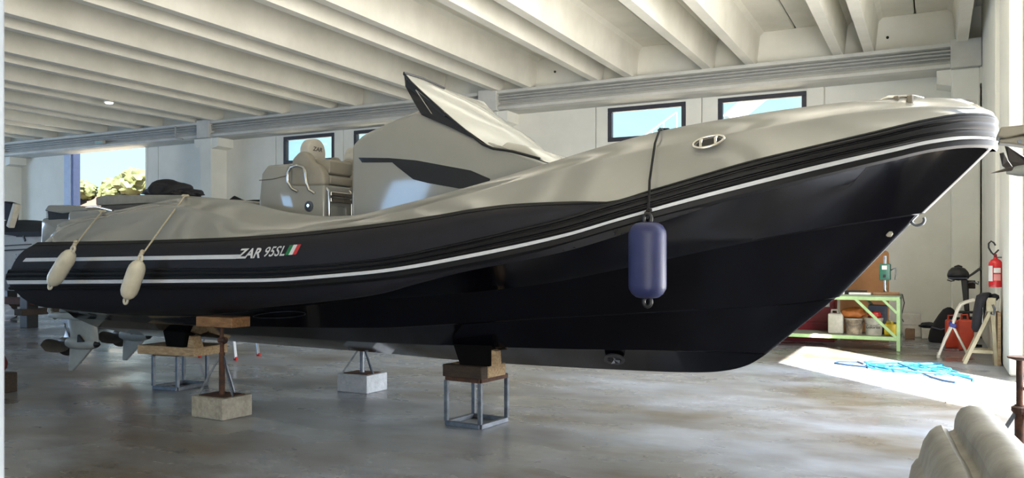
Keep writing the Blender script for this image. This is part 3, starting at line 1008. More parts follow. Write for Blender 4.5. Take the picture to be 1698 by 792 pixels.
# helm seat module
sm = MB().prism([(-6.15, 1.42), (-5.32, 1.42), (-5.31, 2.24), (-5.74, 2.245), (-5.76, 2.46), (-6.05, 2.46), (-6.13, 2.38), (-6.17, 2.10)], 6.35, 7.65, 'y', 0.03, 3).build('helm_module', GEL, boat, smooth=40)
MB().tube([(-6.15, 6.345, 2.31), (-5.96, 6.343, 2.315), (-5.75, 6.343, 2.345)], 0.004, 6).build('module_seam', UPHD, sm)
dp = MB().lathe([(0.055, 0), (0.052, 0.012), (0.03, 0.016), (0.028, 0.01)], (-5.5, 6.352, 2.025), (0, -1, 0), 24).build('deck_drain', STEEL, sm, smooth=40)
MB().lathe([(0.02, 0), (0.016, 0.02)], (-5.49, 6.34, 2.03), (0, -1, 0), 12).build('drain_knob', CHROME, sm, smooth=40)
hp = [(-5.60, 6.30, 2.17), (-5.66, 6.28, 2.20), (-5.70, 6.27, 2.27), (-5.70, 6.27, 2.36), (-5.66, 6.27, 2.41), (-5.58, 6.27, 2.425), (-5.50, 6.27, 2.40), (-5.475, 6.27, 2.345), (-5.46, 6.27, 2.25), (-5.44, 6.28, 2.18), (-5.385, 6.30, 2.145)]
MB().tube(hp, 0.015, 10).build('grab_handle', CHROME, boat, smooth=60)
for y0_ in (6.35, 7.05):
    side = [(-5.73, 2.235), (-5.30, 2.225), (-5.305, 2.33), (-5.36, 2.42), (-5.46, 2.46), (-5.50, 2.53), (-5.56, 2.575), (-5.63, 2.57), (-5.72, 2.50)]
    MB().prism(side, y0_ - 0.01, y0_ + 0.09, 'y', 0.03, 3).build('seat_side_bolster', UPH, boat, smooth=50)
    MB().prism([(-5.73, 2.235), (-5.28, 2.225), (-5.285, 2.30), (-5.36, 2.42), (-5.46, 2.46), (-5.56, 2.575), (-5.72, 2.50)], y0_ + 0.44, y0_ + 0.54, 'y', 0.03, 3).build('seat_side_bolster', UPH, boat, smooth=50)
    MB().prism([(-5.77, 2.25), (-5.62, 2.25), (-5.62, 2.50), (-5.66, 2.56), (-5.77, 2.56)], y0_ + 0.09, y0_ + 0.44, 'y', 0.03, 3).build('seat_backrest', UPHL, boat, smooth=50)
    poly = []
    for k in range(13):
        a = PI * k / 12
        poly.append((y0_ + 0.265 + 0.135 * math.cos(a), 2.60 + 0.135 * math.sin(a)))
    poly += [(y0_ + 0.14, 2.42), (y0_ + 0.39, 2.42)]
    hr = MB().prism(poly, -5.74, -5.62, 'x', 0.03, 3).build('headrest', UPHL, boat, smooth=60)
    flat_text('seat_lettering', 'ZAR', 0.06, (-5.614, y0_ + 0.19, 2.605), (0, 1, 0), (0, 0, 1), TXTD, hr, 0.2, 0.001, 0.145)
    MB().prism([(-5.60, 2.36), (-5.33, 2.35), (-5.315, 2.36), (-5.31, 2.47), (-5.34, 2.495), (-5.55, 2.51), (-5.60, 2.49)], y0_ + 0.09, y0_ + 0.44, 'y', 0.02, 3).build('seat_bolster_cushion', UPH, boat, smooth=50)
    MB().bx(-5.60, -5.34, y0_ + 0.09, y0_ + 0.44, 2.33, 2.37).build('seat_gap', UPHD, boat)
    MB().prism([(-5.60, 2.245), (-5.31, 2.245), (-5.30, 2.32), (-5.33, 2.338), (-5.60, 2.338)], y0_ + 0.09, y0_ + 0.44, 'y', 0.015, 3).build('seat_cushion', UPH, boat, smooth=50)
# folding footrest on the front of the helm module
for yy in (6.39, 6.74):
    MB().tube([(-5.315, yy, 2.20), (-5.285, yy, 2.17), (-5.28, yy, 2.05), (-5.28, yy, 1.90), (-5.30, yy, 1.84)], 0.012, 8).build('footrest_rail', CHROME, boat, smooth=60)
for zz in (2.145, 2.085):
    ftr = MB().bx(-5.31, -5.265, 6.40, 6.73, zz - 0.022, zz + 0.022, 0.006).build('footrest_tread', CHROME, boat)
    MB().bx(-5.266, -5.262, 6.43, 6.60, zz - 0.014, zz + 0.014).build('tread_grip', UPHD, ftr)
MB().bx(-5.32, -5.298, 6.44, 6.68, 1.8, 2.03, 0.012, 2).build('module_hatch', GEL, boat, smooth=40)

# console
cons = MB().prism([(-4.93, 1.42), (-4.95, 2.10), (-4.945, 2.59), (-4.82, 2.68), (-4.58, 2.758), (-4.21, 2.86), (-4.12, 2.84), (-3.53, 2.55), (-2.92, 2.315), (-2.5, 2.12), (-2.46, 1.42)], 6.30, 7.70, 'y', 0.05, 4).build('console', GEL, boat, smooth=40)
MB().prism([(-4.852, 2.463), (-4.505, 2.440), (-4.198, 2.401), (-3.629, 2.282), (-3.436, 2.20), (-3.46, 2.13), (-3.746, 2.128), (-4.075, 2.19), (-4.231, 2.23), (-4.41, 2.355), (-4.464, 2.397), (-4.809, 2.415)], 6.292, 6.31, 'y').build('console_side_window', GLASSD, boat)
cr_ = [(-4.94, 6.294, 2.50), (-4.6, 6.292, 2.50), (-4.2, 6.292, 2.46), (-3.8, 6.292, 2.38), (-3.4, 6.292, 2.27)]
# windscreen: smoked side panel, curved pale front, dark seal
sp_near = [(-4.303, 3.191), (-4.23, 3.11), (-4.09, 2.985), (-3.93, 2.85), (-3.78, 2.725), (-3.62, 2.60), (-3.485, 2.50), (-3.38, 2.454)]
cen_ = [(-4.245, 3.157), (-4.14, 3.10), (-3.99, 3.015), (-3.83, 2.91), (-3.68, 2.81), (-3.52, 2.71), (-3.36, 2.57), (-3.20, 2.44)]
side_poly = [(-4.303, 3.19), (-4.289, 3.075), (-4.20, 2.93), (-4.113, 2.80), (-3.78, 2.655), (-3.486, 2.506), (-3.38, 2.452)]
for yy, nm in ((6.25, 'windscreen_side'), (7.74, 'windscreen_side')):
    MB().prism(side_poly + [p for p in sp_near[::-1][1:-1]], yy, yy + 0.012, 'y').build(nm, GLASSD, boat)
rows = []
for k in range(21):
    u = -1 + 2 * k / 20
    rows.append([(c[0] + (n_[0] - c[0]) * abs(u) ** 2.2, YC + 0.745 * u, c[1] + (n_[1] - c[1]) * abs(u) ** 2.2) for n_, c in zip(sp_near, cen_)])
wsf = MB().loft(rows)
wsf.loft([[(p[0] - 0.012, p[1], p[2] - 0.012) for p in rw] for rw in rows], flip=True)
ws = wsf.build('windscreen_front', GELW, boat, smooth=60, fixn=False)
MB().tube([(a[0], 6.248, a[1]) for a in sp_near] + [(-3.2, 6.26, 2.42), (-2.95, 6.28, 2.345)], 0.012, 8).build('windscreen_seal', BLK, boat, smooth=60)
MB().tube([(-4.305, 6.25, 3.20), (-4.26, 6.5, 3.192), (-4.245, 6.85, 3.165)], 0.010, 8).build('windscreen_seal', BLK, boat, smooth=60)
MB().prism([(-3.42, 2.44), (-3.15, 2.40), (-2.92, 2.32), (-3.1, 2.47), (-3.3, 2.52)], 6.34, 7.66, 'y', 0.02, 2).build('console_coaming', GELW, boat, smooth=50)
for a, c in (((-4.17, 6.243, 3.03), (-3.86, 6.243, 2.80)), ((-4.17, 6.243, 3.03), (-4.0, 6.243, 2.80))):
    MB().cyl(a, c, 0.0045, 6).build('screen_stay', CHROME, boat)
MB().prism([(-4.275, 3.13), (-4.10, 2.985), (-3.85, 2.78), (-3.87, 2.765), (-4.27, 3.07)], 6.243, 6.25, 'y').build('screen_dark_edge', BLK, boat)

# twin stern drives (parts of the boat)


def drive(cx, cy, cz, s, nm):
    """vertical outdrive; cx,cy propeller shaft line, cz shaft height"""
    m = MB()
    # leg: aerofoil section tapering to the torpedo
    rws = []
    for z_, x0, x1, wd in ((0.32, -0.26, 0.24, 0.10), (0.20, -0.25, 0.26, 0.085), (0.10, -0.25, 0.28, 0.06), (0.02, -0.25, 0.29, 0.045)):
        ring = []
        for k in range(17):
            a = 2 * PI * k / 16
            xx = (x0 + x1) / 2 + (x1 - x0) / 2 * math.cos(a)
            ring.append((cx + xx * s, cy + wd * s * math.sin(a) * (0.7 + 0.3 * math.cos(a) if math.cos(a) > 0 else 0.9), cz + z_ * s))
        rws.append(ring)
    m.loft(rws)
    body = m.build(nm, DRIVE, boat, smooth=50)
    MB().lathe([(0.02, -0.34), (0.05, -0.30), (0.072, -0.2), (0.08, 0.0), (0.072, 0.14), (0.045, 0.24), (0.012, 0.30)], (cx, cy, cz), (1, 0, 0), 20).build('torpedo', DRIVE, body, smooth=50)
    MB().prism([(cx - 0.22 * s, cz - 0.05), (cx + 0.18 * s, cz - 0.05), (cx + 0.10 * s, cz - 0.12 * s), (cx - 0.17 * s, cz - 0.34 * s), (cx - 0.24 * s, cz - 0.34 * s)], cy - 0.018, cy + 0.018, 'y', 0.008, 2).build('skeg', DRIVE, body)
    MB().prism([(cx - 0.48 * s, cz + 0.30 * s), (cx + 0.12 * s, cz + 0.28 * s), (cx + 0.20 * s, cz + 0.32 * s), (cx - 0.1 * s, cz + 0.37 * s), (cx - 0.46 * s, cz + 0.36 * s)], cy - 0.13, cy + 0.13, 'y', 0.015, 2).build('cavitation_plate', DRIVE, body, smooth=40)
    MB().prism([(cx - 0.34 * s, cz + 0.36 * s), (cx + 0.20 * s, cz + 0.36 * s), (cx + 0.26 * s, cz + 0.55 * s), (cx + 0.22 * s, cz + 0.66 * s), (cx - 0.25 * s, cz + 0.62 * s)], cy - 0.09, cy + 0.09, 'y', 0.03, 3).build('upper_housing', DRIVE, body, smooth=50)
    MB().tube([(cx - 0.36 * s, cy - 0.1, cz + 0.3 * s), (cx - 0.47 * s, cy - 0.1, cz + 0.38 * s), (cx - 0.42 * s, cy - 0.1, cz + 0.55 * s), (cx - 0.28 * s, cy - 0.1, cz + 0.62 * s)], 0.03, 8).build('drive_bracket', DRIVE, body, smooth=60)
    MB().prism([(cx + 0.02, cz + 0.02), (cx + 0.13, cz + 0.03), (cx + 0.03, cz + 0.11)], cy - 0.09, cy - 0.06, 'y').build('water_inlet', BLK, body)
    MB().lathe([(0.05, 0.2), (0.04, 0.26), (0.01, 0.31)], (cx, cy, cz), (1, 0, 0), 14).build('nose_cone', BLK, body, smooth=50)
    hub = MB().lathe([(0.03, -0.42), (0.055, -0.38), (0.062, -0.24), (0.06, -0.2)], (cx, cy, cz), (1, 0, 0), 16).build('propeller_hub', PROPM, body, smooth=50)
    for k in range(3):
        A = R(75) + k * 2 * PI / 3
        bl = []
        for j in range(8):
            rr = 0.05 + 0.18 * j / 7
            tw = R(62) - R(28) * j / 7
            wd = 0.17 * math.sin(PI * (0.22 + 0.66 * j / 7))
            ringp = []
            for q in range(7):
                u = (q / 6 - 0.5) * 2 * wd
                aa = A + u * math.cos(tw) / rr * 0.7
                ringp.append((cx - 0.31 + u * math.sin(tw) - 0.10 * (j / 7) ** 1.6, cy + rr * math.cos(aa), cz + rr * math.sin(aa)))
            bl.append(ringp)
        mbl = MB().loft(bl)
        mbl.loft([[(p[0] - 0.012, p[1], p[2]) for p in rw] for rw in bl], flip=True)
        mbl.build('propeller_blade', PROPM, body, smooth=60, fixn=False)


drive(-9.06, 6.45, 0.50, 1.0, 'stern_drive')
drive(-9.40, 7.45, 0.50, 1.0, 'stern_drive')

# things lying on the boat
cov = MB().blob((-8.17, 6.95, 2.31), (0.26, 0.26, 0.13), 4, 0.35, 1.6, 3, flat=-0.07)
cov.blob((-7.88, 6.95, 2.27), (0.16, 0.2, 0.06), 3, 0.4, 2.2, 5, flat=-0.03)
tag(cov.build('folded_cover', BLACKC, smooth=70), 'crumpled black cloth cover on the grey stern sunbed', 'cover')
rp = MB().tube([(-7.12, 6.9, 2.16), (-7.08, 6.92, 2.19), (-6.98, 6.92, 2.165), (-6.9, 6.9, 2.15), (-6.8, 6.92, 2.155), (-6.7, 6.9, 2.145), (-6.6, 6.92, 2.145)], [0.03, 0.035, 0.02, 0.014, 0.014, 0.02, 0.012], 8)
tag(rp.build('black_strap', ROPEB, smooth=60), 'black strap lying on the bench behind the helm seat module', 'strap')
bh = MB().tube([(-6.75, 5.95, 2.085), (-6.70, 5.90, 2.12), (-6.62, 5.86, 2.13)], [0.02, 0.03, 0.015], 8)


# fenders
def fender(name, label, group, top, botm, r, ropepath, mrope, mbody, eye=0.03, prof=None, rr=0.008, dark_ends=False):
    top = Vector(top)
    botm = Vector(botm)
    d = (top - botm)
    L = d.length
    d.normalize()
    t_ = thing(name, label, 'fender', tuple(botm), group)
    pf = prof or [(0.25, 0.0), (0.45, 0.02), (0.75, 0.08), (0.95, 0.18), (1, 0.3), (1, 0.7), (0.93, 0.82), (0.72, 0.92), (0.42, 0.98), (0.25, 1.0)]
    MB().lathe([(r * a, L * h_) for a, h_ in pf], botm, d, 28).build('fender_body', mbody, t_, smooth=50)
    for p, sgn in ((botm, -1), (top, 1)):
        c = p + d * sgn * eye * 0.75
        u = d.cross(Vector((0, 1, 0))).normalized()
        MB().tube([c + (d * math.cos(a) * 1.0 + u * math.sin(a) * 0.8) * eye for a in [2 * PI * k / 14 for k in range(14)]], eye * 0.42, 8, closed=True).build('fender_eye', BLK if dark_ends else mbody, t_, smooth=60)
    rp_ = [Vector(p) for p in ropepath]
    MB().tube(rp_, rr, 8).build('fender_line', mrope, t_, smooth=60)
    kn = MB()
    k0 = rp_[-1]
    for q in range(3):
        kn.blob(k0 + Vector((0.012 * (q - 1), 0, 0.02 * q)), (rr * 2.6, rr * 2.6, rr * 2.2), 2, 0.2, 3, q)
    kn.build('knot', mrope, t_, smooth=70)
    k2 = MB()
    for q in range(3):
        k2.blob(rp_[0] + Vector((0.02 * (q - 1), 0.005 * q, 0.006)), (rr * 3.2, rr * 2.4, rr * 1.8), 2, 0.2, 3, q + 4)
    k2.build('knot', mrope, t_, smooth=70)
    return t_


FG = 'white fenders on the stern quarter'
fender('boat_fender', 'white cylindrical fender nearest the stern, hanging tilted on a cream line', FG, (-7.50, 5.225, 1.585), (-7.82, 5.225, 1.25), 0.078, [(-7.93, 5.87, 2.01), (-7.66, 5.50, 1.80), (-7.47, 5.235, 1.635)], ROPEW, VINYL)
fender('boat_fender', 'white cylindrical fender further from the stern, hanging on line from the sunbed corner', FG, (-6.535, 5.225, 1.49), (-6.715, 5.225, 1.135), 0.08, [(-6.66, 5.85, 2.13), (-6.58, 5.5, 1.80), (-6.525, 5.235, 1.535)], ROPEW, VINYL)
fender('boat_fender', 'big dark blue fender hanging on a black line below the bow flare', None, (-1.765, 5.50, 1.755), (-1.765, 5.50, 1.235), 0.13, [(-1.86, 6.20, 2.492), (-1.855, 6.09, 2.492), (-1.845, 5.93, 2.36), (-1.80, 5.66, 2.06), (-1.785, 5.60, 1.93), (-1.775, 5.53, 1.80)], ROPEB, BLUEF, 0.034,
       [(0.45, 0.0), (0.60, 0.01), (0.82, 0.05), (0.98, 0.12), (1, 0.16), (1, 0.84), (0.97, 0.89), (0.8, 0.96), (0.6, 0.99), (0.45, 1.0)], 0.009, True)


# ------------------------------------------------------------------ stands under the boat
def trestle(label, cx, cy, sx, sy, zt, rz, wood_over, blk_h, n):
    t_ = thing('keel_stand', label, 'stand', (cx, cy, 0), 'steel keel stands')
    M = Matrix.Translation((cx, cy, 0)) @ Matrix.Rotation(R(rz), 4, 'Z')

    def P(x_, y_, z_):
        return tuple(M @ Vector((x_, y_, z_)))
    hx, hy = sx / 2 - 0.018, sy / 2 - 0.018
    for x_, y_ in ((-hx, -hy), (hx, -hy), (hx, hy), (-hx, hy)):
        MB().bar(P(x_, y_, 0.04), P(x_, y_, zt - 0.035), (0.036, 0.036), 0.003).build('leg', STEEL, t_)
    for a, c in (((-hx, -hy), (hx, -hy)), ((hx, -hy), (hx, hy)), ((hx, hy), (-hx, hy)), ((-hx, hy), (-hx, -hy))):
        MB().bar(P(a[0], a[1], 0.021), P(c[0], c[1], 0.021), (0.042, 0.042), 0.003).build('bottom_rail', STEEL, t_)
        MB().bar(P(a[0], a[1], zt - 0.018), P(c[0], c[1], zt - 0.018), (0.04, 0.036), 0.003).build('top_rail', RUST, t_)
    return P


P = trestle('black steel keel stand under the middle of the hull, nearest the camera', -3.74, 6.60, 0.41, 0.46, 0.445, -6, 0, 0, 0)
m1 = MB()
rot = Matrix.Rotation(R(-6), 4, 'Z')
m1.box((-3.75, 6.40, 0.50), (0.43, 0.10, 0.11), 0.006, rot)
tag(m1.build('timber_block', WOODD), 'dark timber block on the near edge of the front keel stand', 'timber')
tag(MB().box((-3.73, 6.60, 0.50), (0.43, 0.28, 0.11), 0.006, rot).build('timber_block', WOODL), 'pale timber block on the front keel stand, behind a dark one', 'timber')
PADM = mat('black_rubber_pad', (12, 11, 11), rough=0.9, spec=0.1)
tag(MB().prism([(-3.87, 0.735), (-3.50, 0.735), (-3.50, 0.556), (-3.80, 0.556)], 6.40, 6.50, 'y').build('hull_pad', PADM), 'black padded wedge between hull and front keel stand', 'pad')
tag(MB().prism([(-3.49, 0.70), (-3.45, 0.69), (-3.44, 0.556), (-3.49, 0.556)], 6.42, 6.52, 'y').build('timber_wedge', WOODL), 'pale timber wedge beside the black pad on the front stand', 'timber')
P = trestle('grey steel keel stand under the stern end of the hull', -7.90, 6.88, 0.40, 0.50, 0.43, 4, 0, 0, 1)
rot = Matrix.Rotation(R(4), 4, 'Z')
tag(MB().box((-7.66, 6.70, 0.482), (0.84, 0.52, 0.10), 0.006, rot).build('timber_block', WOODL), 'pale timber block lying on the stern keel stand', 'timber')
tag(MB().prism([(-7.68, 0.725), (-7.32, 0.725), (-7.36, 0.533), (-7.62, 0.533)], 6.44, 6.58, 'y').build('hull_pad', PADM), 'black padded wedge between hull and stern keel stand', 'pad')
tag(MB().prism([(-7.31, 0.66), (-7.27, 0.65), (-7.22, 0.533), (-7.34, 0.533)], 6.48, 6.60, 'y').build('timber_wedge', WOODL), 'pale timber wedge beside the black pad on the stern stand', 'timber')


def screw_jack(label, cx, cy, zb, zt, mpole, mleg, spread, ring_mat):
    t_ = thing('screw_jack', label, 'jack', (cx, cy, zb), 'screw jacks under the boat')
    MB().cyl((cx, cy, zb), (cx, cy, zb + (zt - zb) * 0.62), 0.028, 14).build('outer_pipe', mpole, t_, smooth=40)
    MB().cyl((cx, cy, zb + (zt - zb) * 0.5), (cx, cy, zt - 0.012), 0.02, 14).build('screw_rod', RUST, t_, smooth=40)
    MB().bx(cx - 0.17, cx + 0.17, cy - 0.13, cy + 0.13, zb, zb + 0.008, 0.002).build('base_plate', RUST, t_)
    MB().bx(cx - 0.05, cx + 0.05, cy - 0.05, cy + 0.05, zt - 0.012, zt, 0.002).build('top_plate', RUST, t_)
    for dx_, dy_ in ((-spread, -0.10), (spread, -0.06), (0.04, 0.12)):
        MB().bar((cx + dx_, cy + dy_, zb + 0.008), (cx + math.copysign(0.02, dx_), cy, zb + (zt - zb) * 0.58), (0.02, 0.012)).build('brace', mleg, t_)
    MB().tube([(cx + 0.05 + 0.018 * math.cos(a), cy - 0.02, zb + (zt - zb) * 0.78 + 0.018 * math.sin(a)) for a in [2 * PI * k / 12 for k in range(12)]], 0.005, 6, closed=True).build('locking_ring', ring_mat, t_, smooth=60)
    MB().cyl((cx - 0.03, cy, zb + (zt - zb) * 0.80), (cx + 0.05, cy, zb + (zt - zb) * 0.80), 0.03, 10).build('collar_nut', RUST, t_)
    return t_


tag(MB().box((-6.10, 5.80, 0.10), (0.43, 0.36, 0.20), 0.008, Matrix.Rotation(R(-3), 4, 'Z'), 2).build('concrete_block', CONC), 'rough grey concrete block under the jack with the brown timber, nearest the camera', 'block', 'concrete blocks under the jacks')
screw_jack('rusty screw jack holding a brown timber against the hull side', -6.10, 5.80, 0.20, 0.858, RUST, STEEL, 0.20, RUST)
tag(MB().bx(-6.33, -5.86, 5.69, 5.93, 0.858, 0.955, 0.006).build('timber_block', WOODM), 'brown timber block pressed against the hull side on a screw jack', 'timber')
tag(MB().box((-5.85, 7.66, 0.10), (0.43, 0.37, 0.20), 0.008, Matrix.Rotation(R(-2), 4, 'Z'), 2).build('concrete_block', CONCB), 'pale concrete block on the floor beyond the keel at mid hull', 'block', 'concrete blocks under the jacks')
screw_jack('dark screw jack standing beyond the keel on a pale block', -5.85, 7.66, 0.20, 0.735, STEEL, STEEL, 0.20, STEEL)

# small step ladder beyond the stern
ld = thing('step_ladder', 'aluminium step ladder with red feet standing beyond the boat', 'ladder', (-9.3, 9.35, 0))
for (x_, y_) in ((-9.27, 9.08), (-9.36, 9.64)):
    MB().bar((x_, y_, 0.03), (x_ - 0.22, y_ + (0.03 if y_ < 9.3 else -0.03), 1.45), (0.05, 0.025), 0.003).build('rail', ALU, ld)
    MB().bar((x_ - 0.75, y_, 0.03), (x_ - 0.28, y_ + (0.03 if y_ < 9.3 else -0.03), 1.45), (0.04, 0.02), 0.003).build('rear_rail', ALU, ld)
    MB().box((x_, y_, 0.025), (0.06, 0.035, 0.05), 0.004).build('foot', REDL, ld)
    MB().box((x_ - 0.75, y_, 0.025), (0.05, 0.03, 0.05), 0.004).build('foot', REDL, ld)
for k in range(5):
    z_ = 0.24 + 0.26 * k
    sh = 0.22 * (z_ / 1.45)
    MB().box((-9.315 - sh, 9.36, z_), (0.08, 0.55, 0.025), 0.003).build('rung', ALU, ld)
MB().box((-9.57, 9.36, 1.46), (0.3, 0.52, 0.03), 0.005).build('top_step', ALU, ld)

# ------------------------------------------------------------------ second boat at far left
b2 = thing('sport_boat', 'white sport boat with black cover on trestles behind the stern, far left', 'boat', (-18.5, 12.2, 0.6))
sect = []
for i in range(25):
    s_ = i / 24
    xx = -22.5 + 6.4 * s_
    hw = 1.2 * (1 - max(0, (s_ - 0.55) / 0.45) ** 2.2 * 0.75)
    zs = 1.93 + 0.10 * s_
    zk = 0.75 + 0.5 * max(0, (s_ - 0.6) / 0.4) ** 2
    sect.append([(xx, 12.2 - hw * 0.82, zs + 0.14), (xx, 12.2 - hw, zs), (xx, 12.2 - hw * 0.97, zs - 0.12), (xx, 12.2 - hw * 0.9, zs - 0.5), (xx, 12.2 - hw * 0.78, zk + 0.42), (xx, 12.2, zk),
                 (xx, 12.2 + hw * 0.78, zk + 0.42), (xx, 12.2 + hw * 0.9, zs - 0.5), (xx, 12.2 + hw * 0.97, zs - 0.12), (xx, 12.2 + hw, zs), (xx, 12.2 + hw * 0.82, zs + 0.14), (xx, 12.2, zs + 0.17), (xx, 12.2 - hw * 0.82, zs + 0.14)])
m = MB().loft(sect)
m.add(sect[0][:-1], [tuple(range(12))])
m.add(sect[-1][:-1], [tuple(range(12))])
m.build('hull', BOATW, b2, smooth=35)
for z_, xa, xb_, r_ in ((1.80, -19.5, -17.15, 0.012), (1.70, -19.5, -16.9, 0.016)):
    MB().tube([(xx, 10.98 + 0.12 * ((xx + 19.5) / 3.4) ** 2 * 0.3 - 0.0 + (0.02 if z_ > 1.75 else 0.035), z_ + (xx + 18) * 0.03) for xx in np.linspace(xa, xb_, 12)], r_, 6).build('side_stripe', BLK, b2)
flat_text('hull_lettering', '25', 0.17, (-17.72, 11.0, 1.50), (1, 0, 0.05), (0, 0, 1), mat('grey_print', (130, 138, 148)), b2, 0.3)
cvr = MB()
cvr.loft([[(xx, 11.15 + (2.1) * j / 8, 2.10 + 0.30 * math.sin(PI * j / 8) ** 0.5 + 0.04 * math.sin(xx * 2.2) - max(0, (xx + 17.2)) * 0.05) for xx in np.linspace(-21, -16.3, 14)] for j in range(9)])
cvr.loft([[(xx, 11.12, z_) for xx in np.linspace(-21, -16.3, 14)] for z_ in (1.99, 2.10)])
cvr.build('cockpit_cover', BLACKC, b2, smooth=60)
MB().box((-17.93, 11.12, 2.46), (0.11, 0.14, 0.56), 0.02, Matrix.Rotation(R(26), 4, 'Y'), 2).build('windscreen_pillar', VINYL, b2)
MB().box((-18.16, 11.2, 2.56), (0.30, 0.2, 0.40), 0.02, Matrix.Rotation(R(12), 4, 'Y'), 2).build('windscreen_cover', BLACKC, b2)
MB().box((-17.35, 10.99, 1.95), (0.05, 0.03, 0.14), 0.008, Matrix.Rotation(R(-30), 4, 'Y')).build('cover_strap', BLK, b2)
tr2 = thing('boat_trestle', 'dark timber trestle carrying the white sport boat at far left', 'trestle', (-17.6, 11.8, 0))
for (x_, y_) in ((-17.75, 11.35), (-17.75, 13.1), (-21.3, 11.35), (-21.3, 13.1)):
    MB().bx(x_ - 0.13, x_ + 0.13, y_ - 0.13, y_ + 0.13, 0, 1.09, 0.01).build('post', BLK, tr2)
for x_ in (-17.75, -21.3):
    MB().bx(x_ - 0.14, x_ + 0.14, 11.1, 13.4, 0.28, 0.42, 0.01).build('cross_beam', WOODD, tr2)
MB().bx(-21.6, -16.4, 11.28, 11.46, 0.50, 0.66, 0.01).build('long_beam', mat('red_brown_timber', (98, 62, 48), (78, 48, 38), rough=0.8), tr2)
cl = MB().blob((-20.62, 12.3, 0.12), (0.55, 0.4, 0.26), 4, 0.5, 1.8, 9, flat=-0.12)
tag(cl.build('cloth_heap', mat('white_sheet', (208, 214, 224), (190, 196, 208), rough=0.85)), 'crumpled white sheet heaped on the floor at far left', 'sheet')
tag(MB().box((-9.53, 5.62, 0.11), (0.50, 0.34, 0.22), 0.008, Matrix.Rotation(R(5), 4, 'Z')).build('timber_block', WOODD), 'dark timber block on the floor at the left edge', 'timber')
bu = thing('float_buoy', 'dark red float resting on the timber block at the left edge', 'buoy', (-9.33, 5.6, 0.22))
MB().lathe([(0.02, 0), (0.08, 0.02), (0.115, 0.07), (0.12, 0.13), (0.10, 0.19), (0.06, 0.235), (0.02, 0.25)], (-9.33, 5.58, 0.22), (0, 0, 1), 20).build('float_body', mat('dark_red_float', (92, 20, 20), rough=0.5), bu, smooth=60)
MB().cyl((-9.33, 5.58, 0.46), (-9.33, 5.58, 0.50), 0.03, 10).build('float_eye', BLK, bu)

# ------------------------------------------------------------------ work bench corner
wbn = thing('work_bench', 'pale green steel work bench with diagonal braces by the back wall', 'bench', (-1.6, 15.2, 0))
BX0, BX1, BY0, BY1 = -2.9, -0.53, 14.9, 15.75
for x_, y_ in ((BX0, BY0), (BX1, BY0), (BX1 + 0.0, BY1), (BX0, BY1)):
    MB().bar((x_, y_, 0), (x_, y_, 0.86), 0.055, 0.004).build('leg', GREEN if y_ == BY0 else GREEND, wbn)
for z_, mm in ((0.855, GREEN), (0.20, GREEN)):
    MB().bar((BX0, BY0, z_), (BX1 + 0.02, BY0, z_), (0.06, 0.05), 0.004).build('front_rail', mm, wbn)
    MB().bar((BX0, BY1, z_), (BX1, BY1, z_), (0.05, 0.05), 0.004).build('back_rail', GREEND, wbn)
    MB().bar((BX1, BY0, z_), (BX1, BY1, z_), (0.05, 0.05), 0.004).build('end_rail', GREEND, wbn)
MB().bar((-1.18, BY0 - 0.01, 0.84), (-0.56, BY0 - 0.01, 0.22), (0.045, 0.04), 0.003).build('brace', GREEN, wbn)
MB().bar((-0.76, BY0 - 0.01, 0.84), (-0.55, BY0 - 0.01, 0.62), (0.04, 0.04), 0.003).build('brace', GREEN, wbn)
MB().bar((-1.1, BY1, 0.84), (-0.52, BY1, 0.22), (0.04, 0.04), 0.003).build('brace', GREEND, wbn)
MB().bx(BX0, BX1 + 0.03, BY0 - 0.02, BY1 + 0.03, 0.885, 0.91, 0.004).build('bench_top', GREEND, wbn)
MB().bx(BX0, BX1, BY0 + 0.03, BY1, 0.195, 0.215, 0.003).build('lower_shelf', mat('dusty_shelf', (150, 148, 132), rough=0.9), wbn)
MB().tube([(-0.50, 15.8, 0.9), (-0.47, 15.85, 0.75), (-0.52, 15.85, 0.5), (-0.48, 15.83, 0.42)], 0.008, 6).build('hanging_cable', BLK, wbn)

# drill press on the bench
dp_ = thing('drill_press', 'green bench drill press standing on the work bench', 'drill', (-0.76, 15.3, 0.91))
MB().bx(-0.90, -0.62, 15.15, 15.5, 0.91, 0.945, 0.008).build('base', STEEL, dp_)
MB().cyl((-0.745, 15.35, 0.94), (-0.745, 15.35, 1.56), 0.028, 14).build('column', CHROME, dp_, smooth=40)
MB().bx(-0.83, -0.66, 15.12, 15.40, 1.15, 1.43, 0.02, 2).build('head', DRILLG, dp_, smooth=40)
MB().bx(-0.79, -0.71, 15.11, 15.125, 1.33, 1.40, 0.004).build('name_plate', PAPER, dp_)
MB().bx(-0.77, -0.73, 15.11, 15.125, 1.20, 1.25, 0.004).build('switch', BLK, dp_)
MB().cyl((-0.745, 15.2, 0.99), (-0.745, 15.2, 1.16), 0.022, 12).build('spindle', CHROME, dp_, smooth=40)
MB().tube([(-0.66, 15.25, 1.32), (-0.59, 15.22, 1.36), (-0.58, 15.22, 1.24), (-0.59, 15.22, 1.16)], 0.012, 8).build('feed_lever', STEEL, dp_, smooth=60)
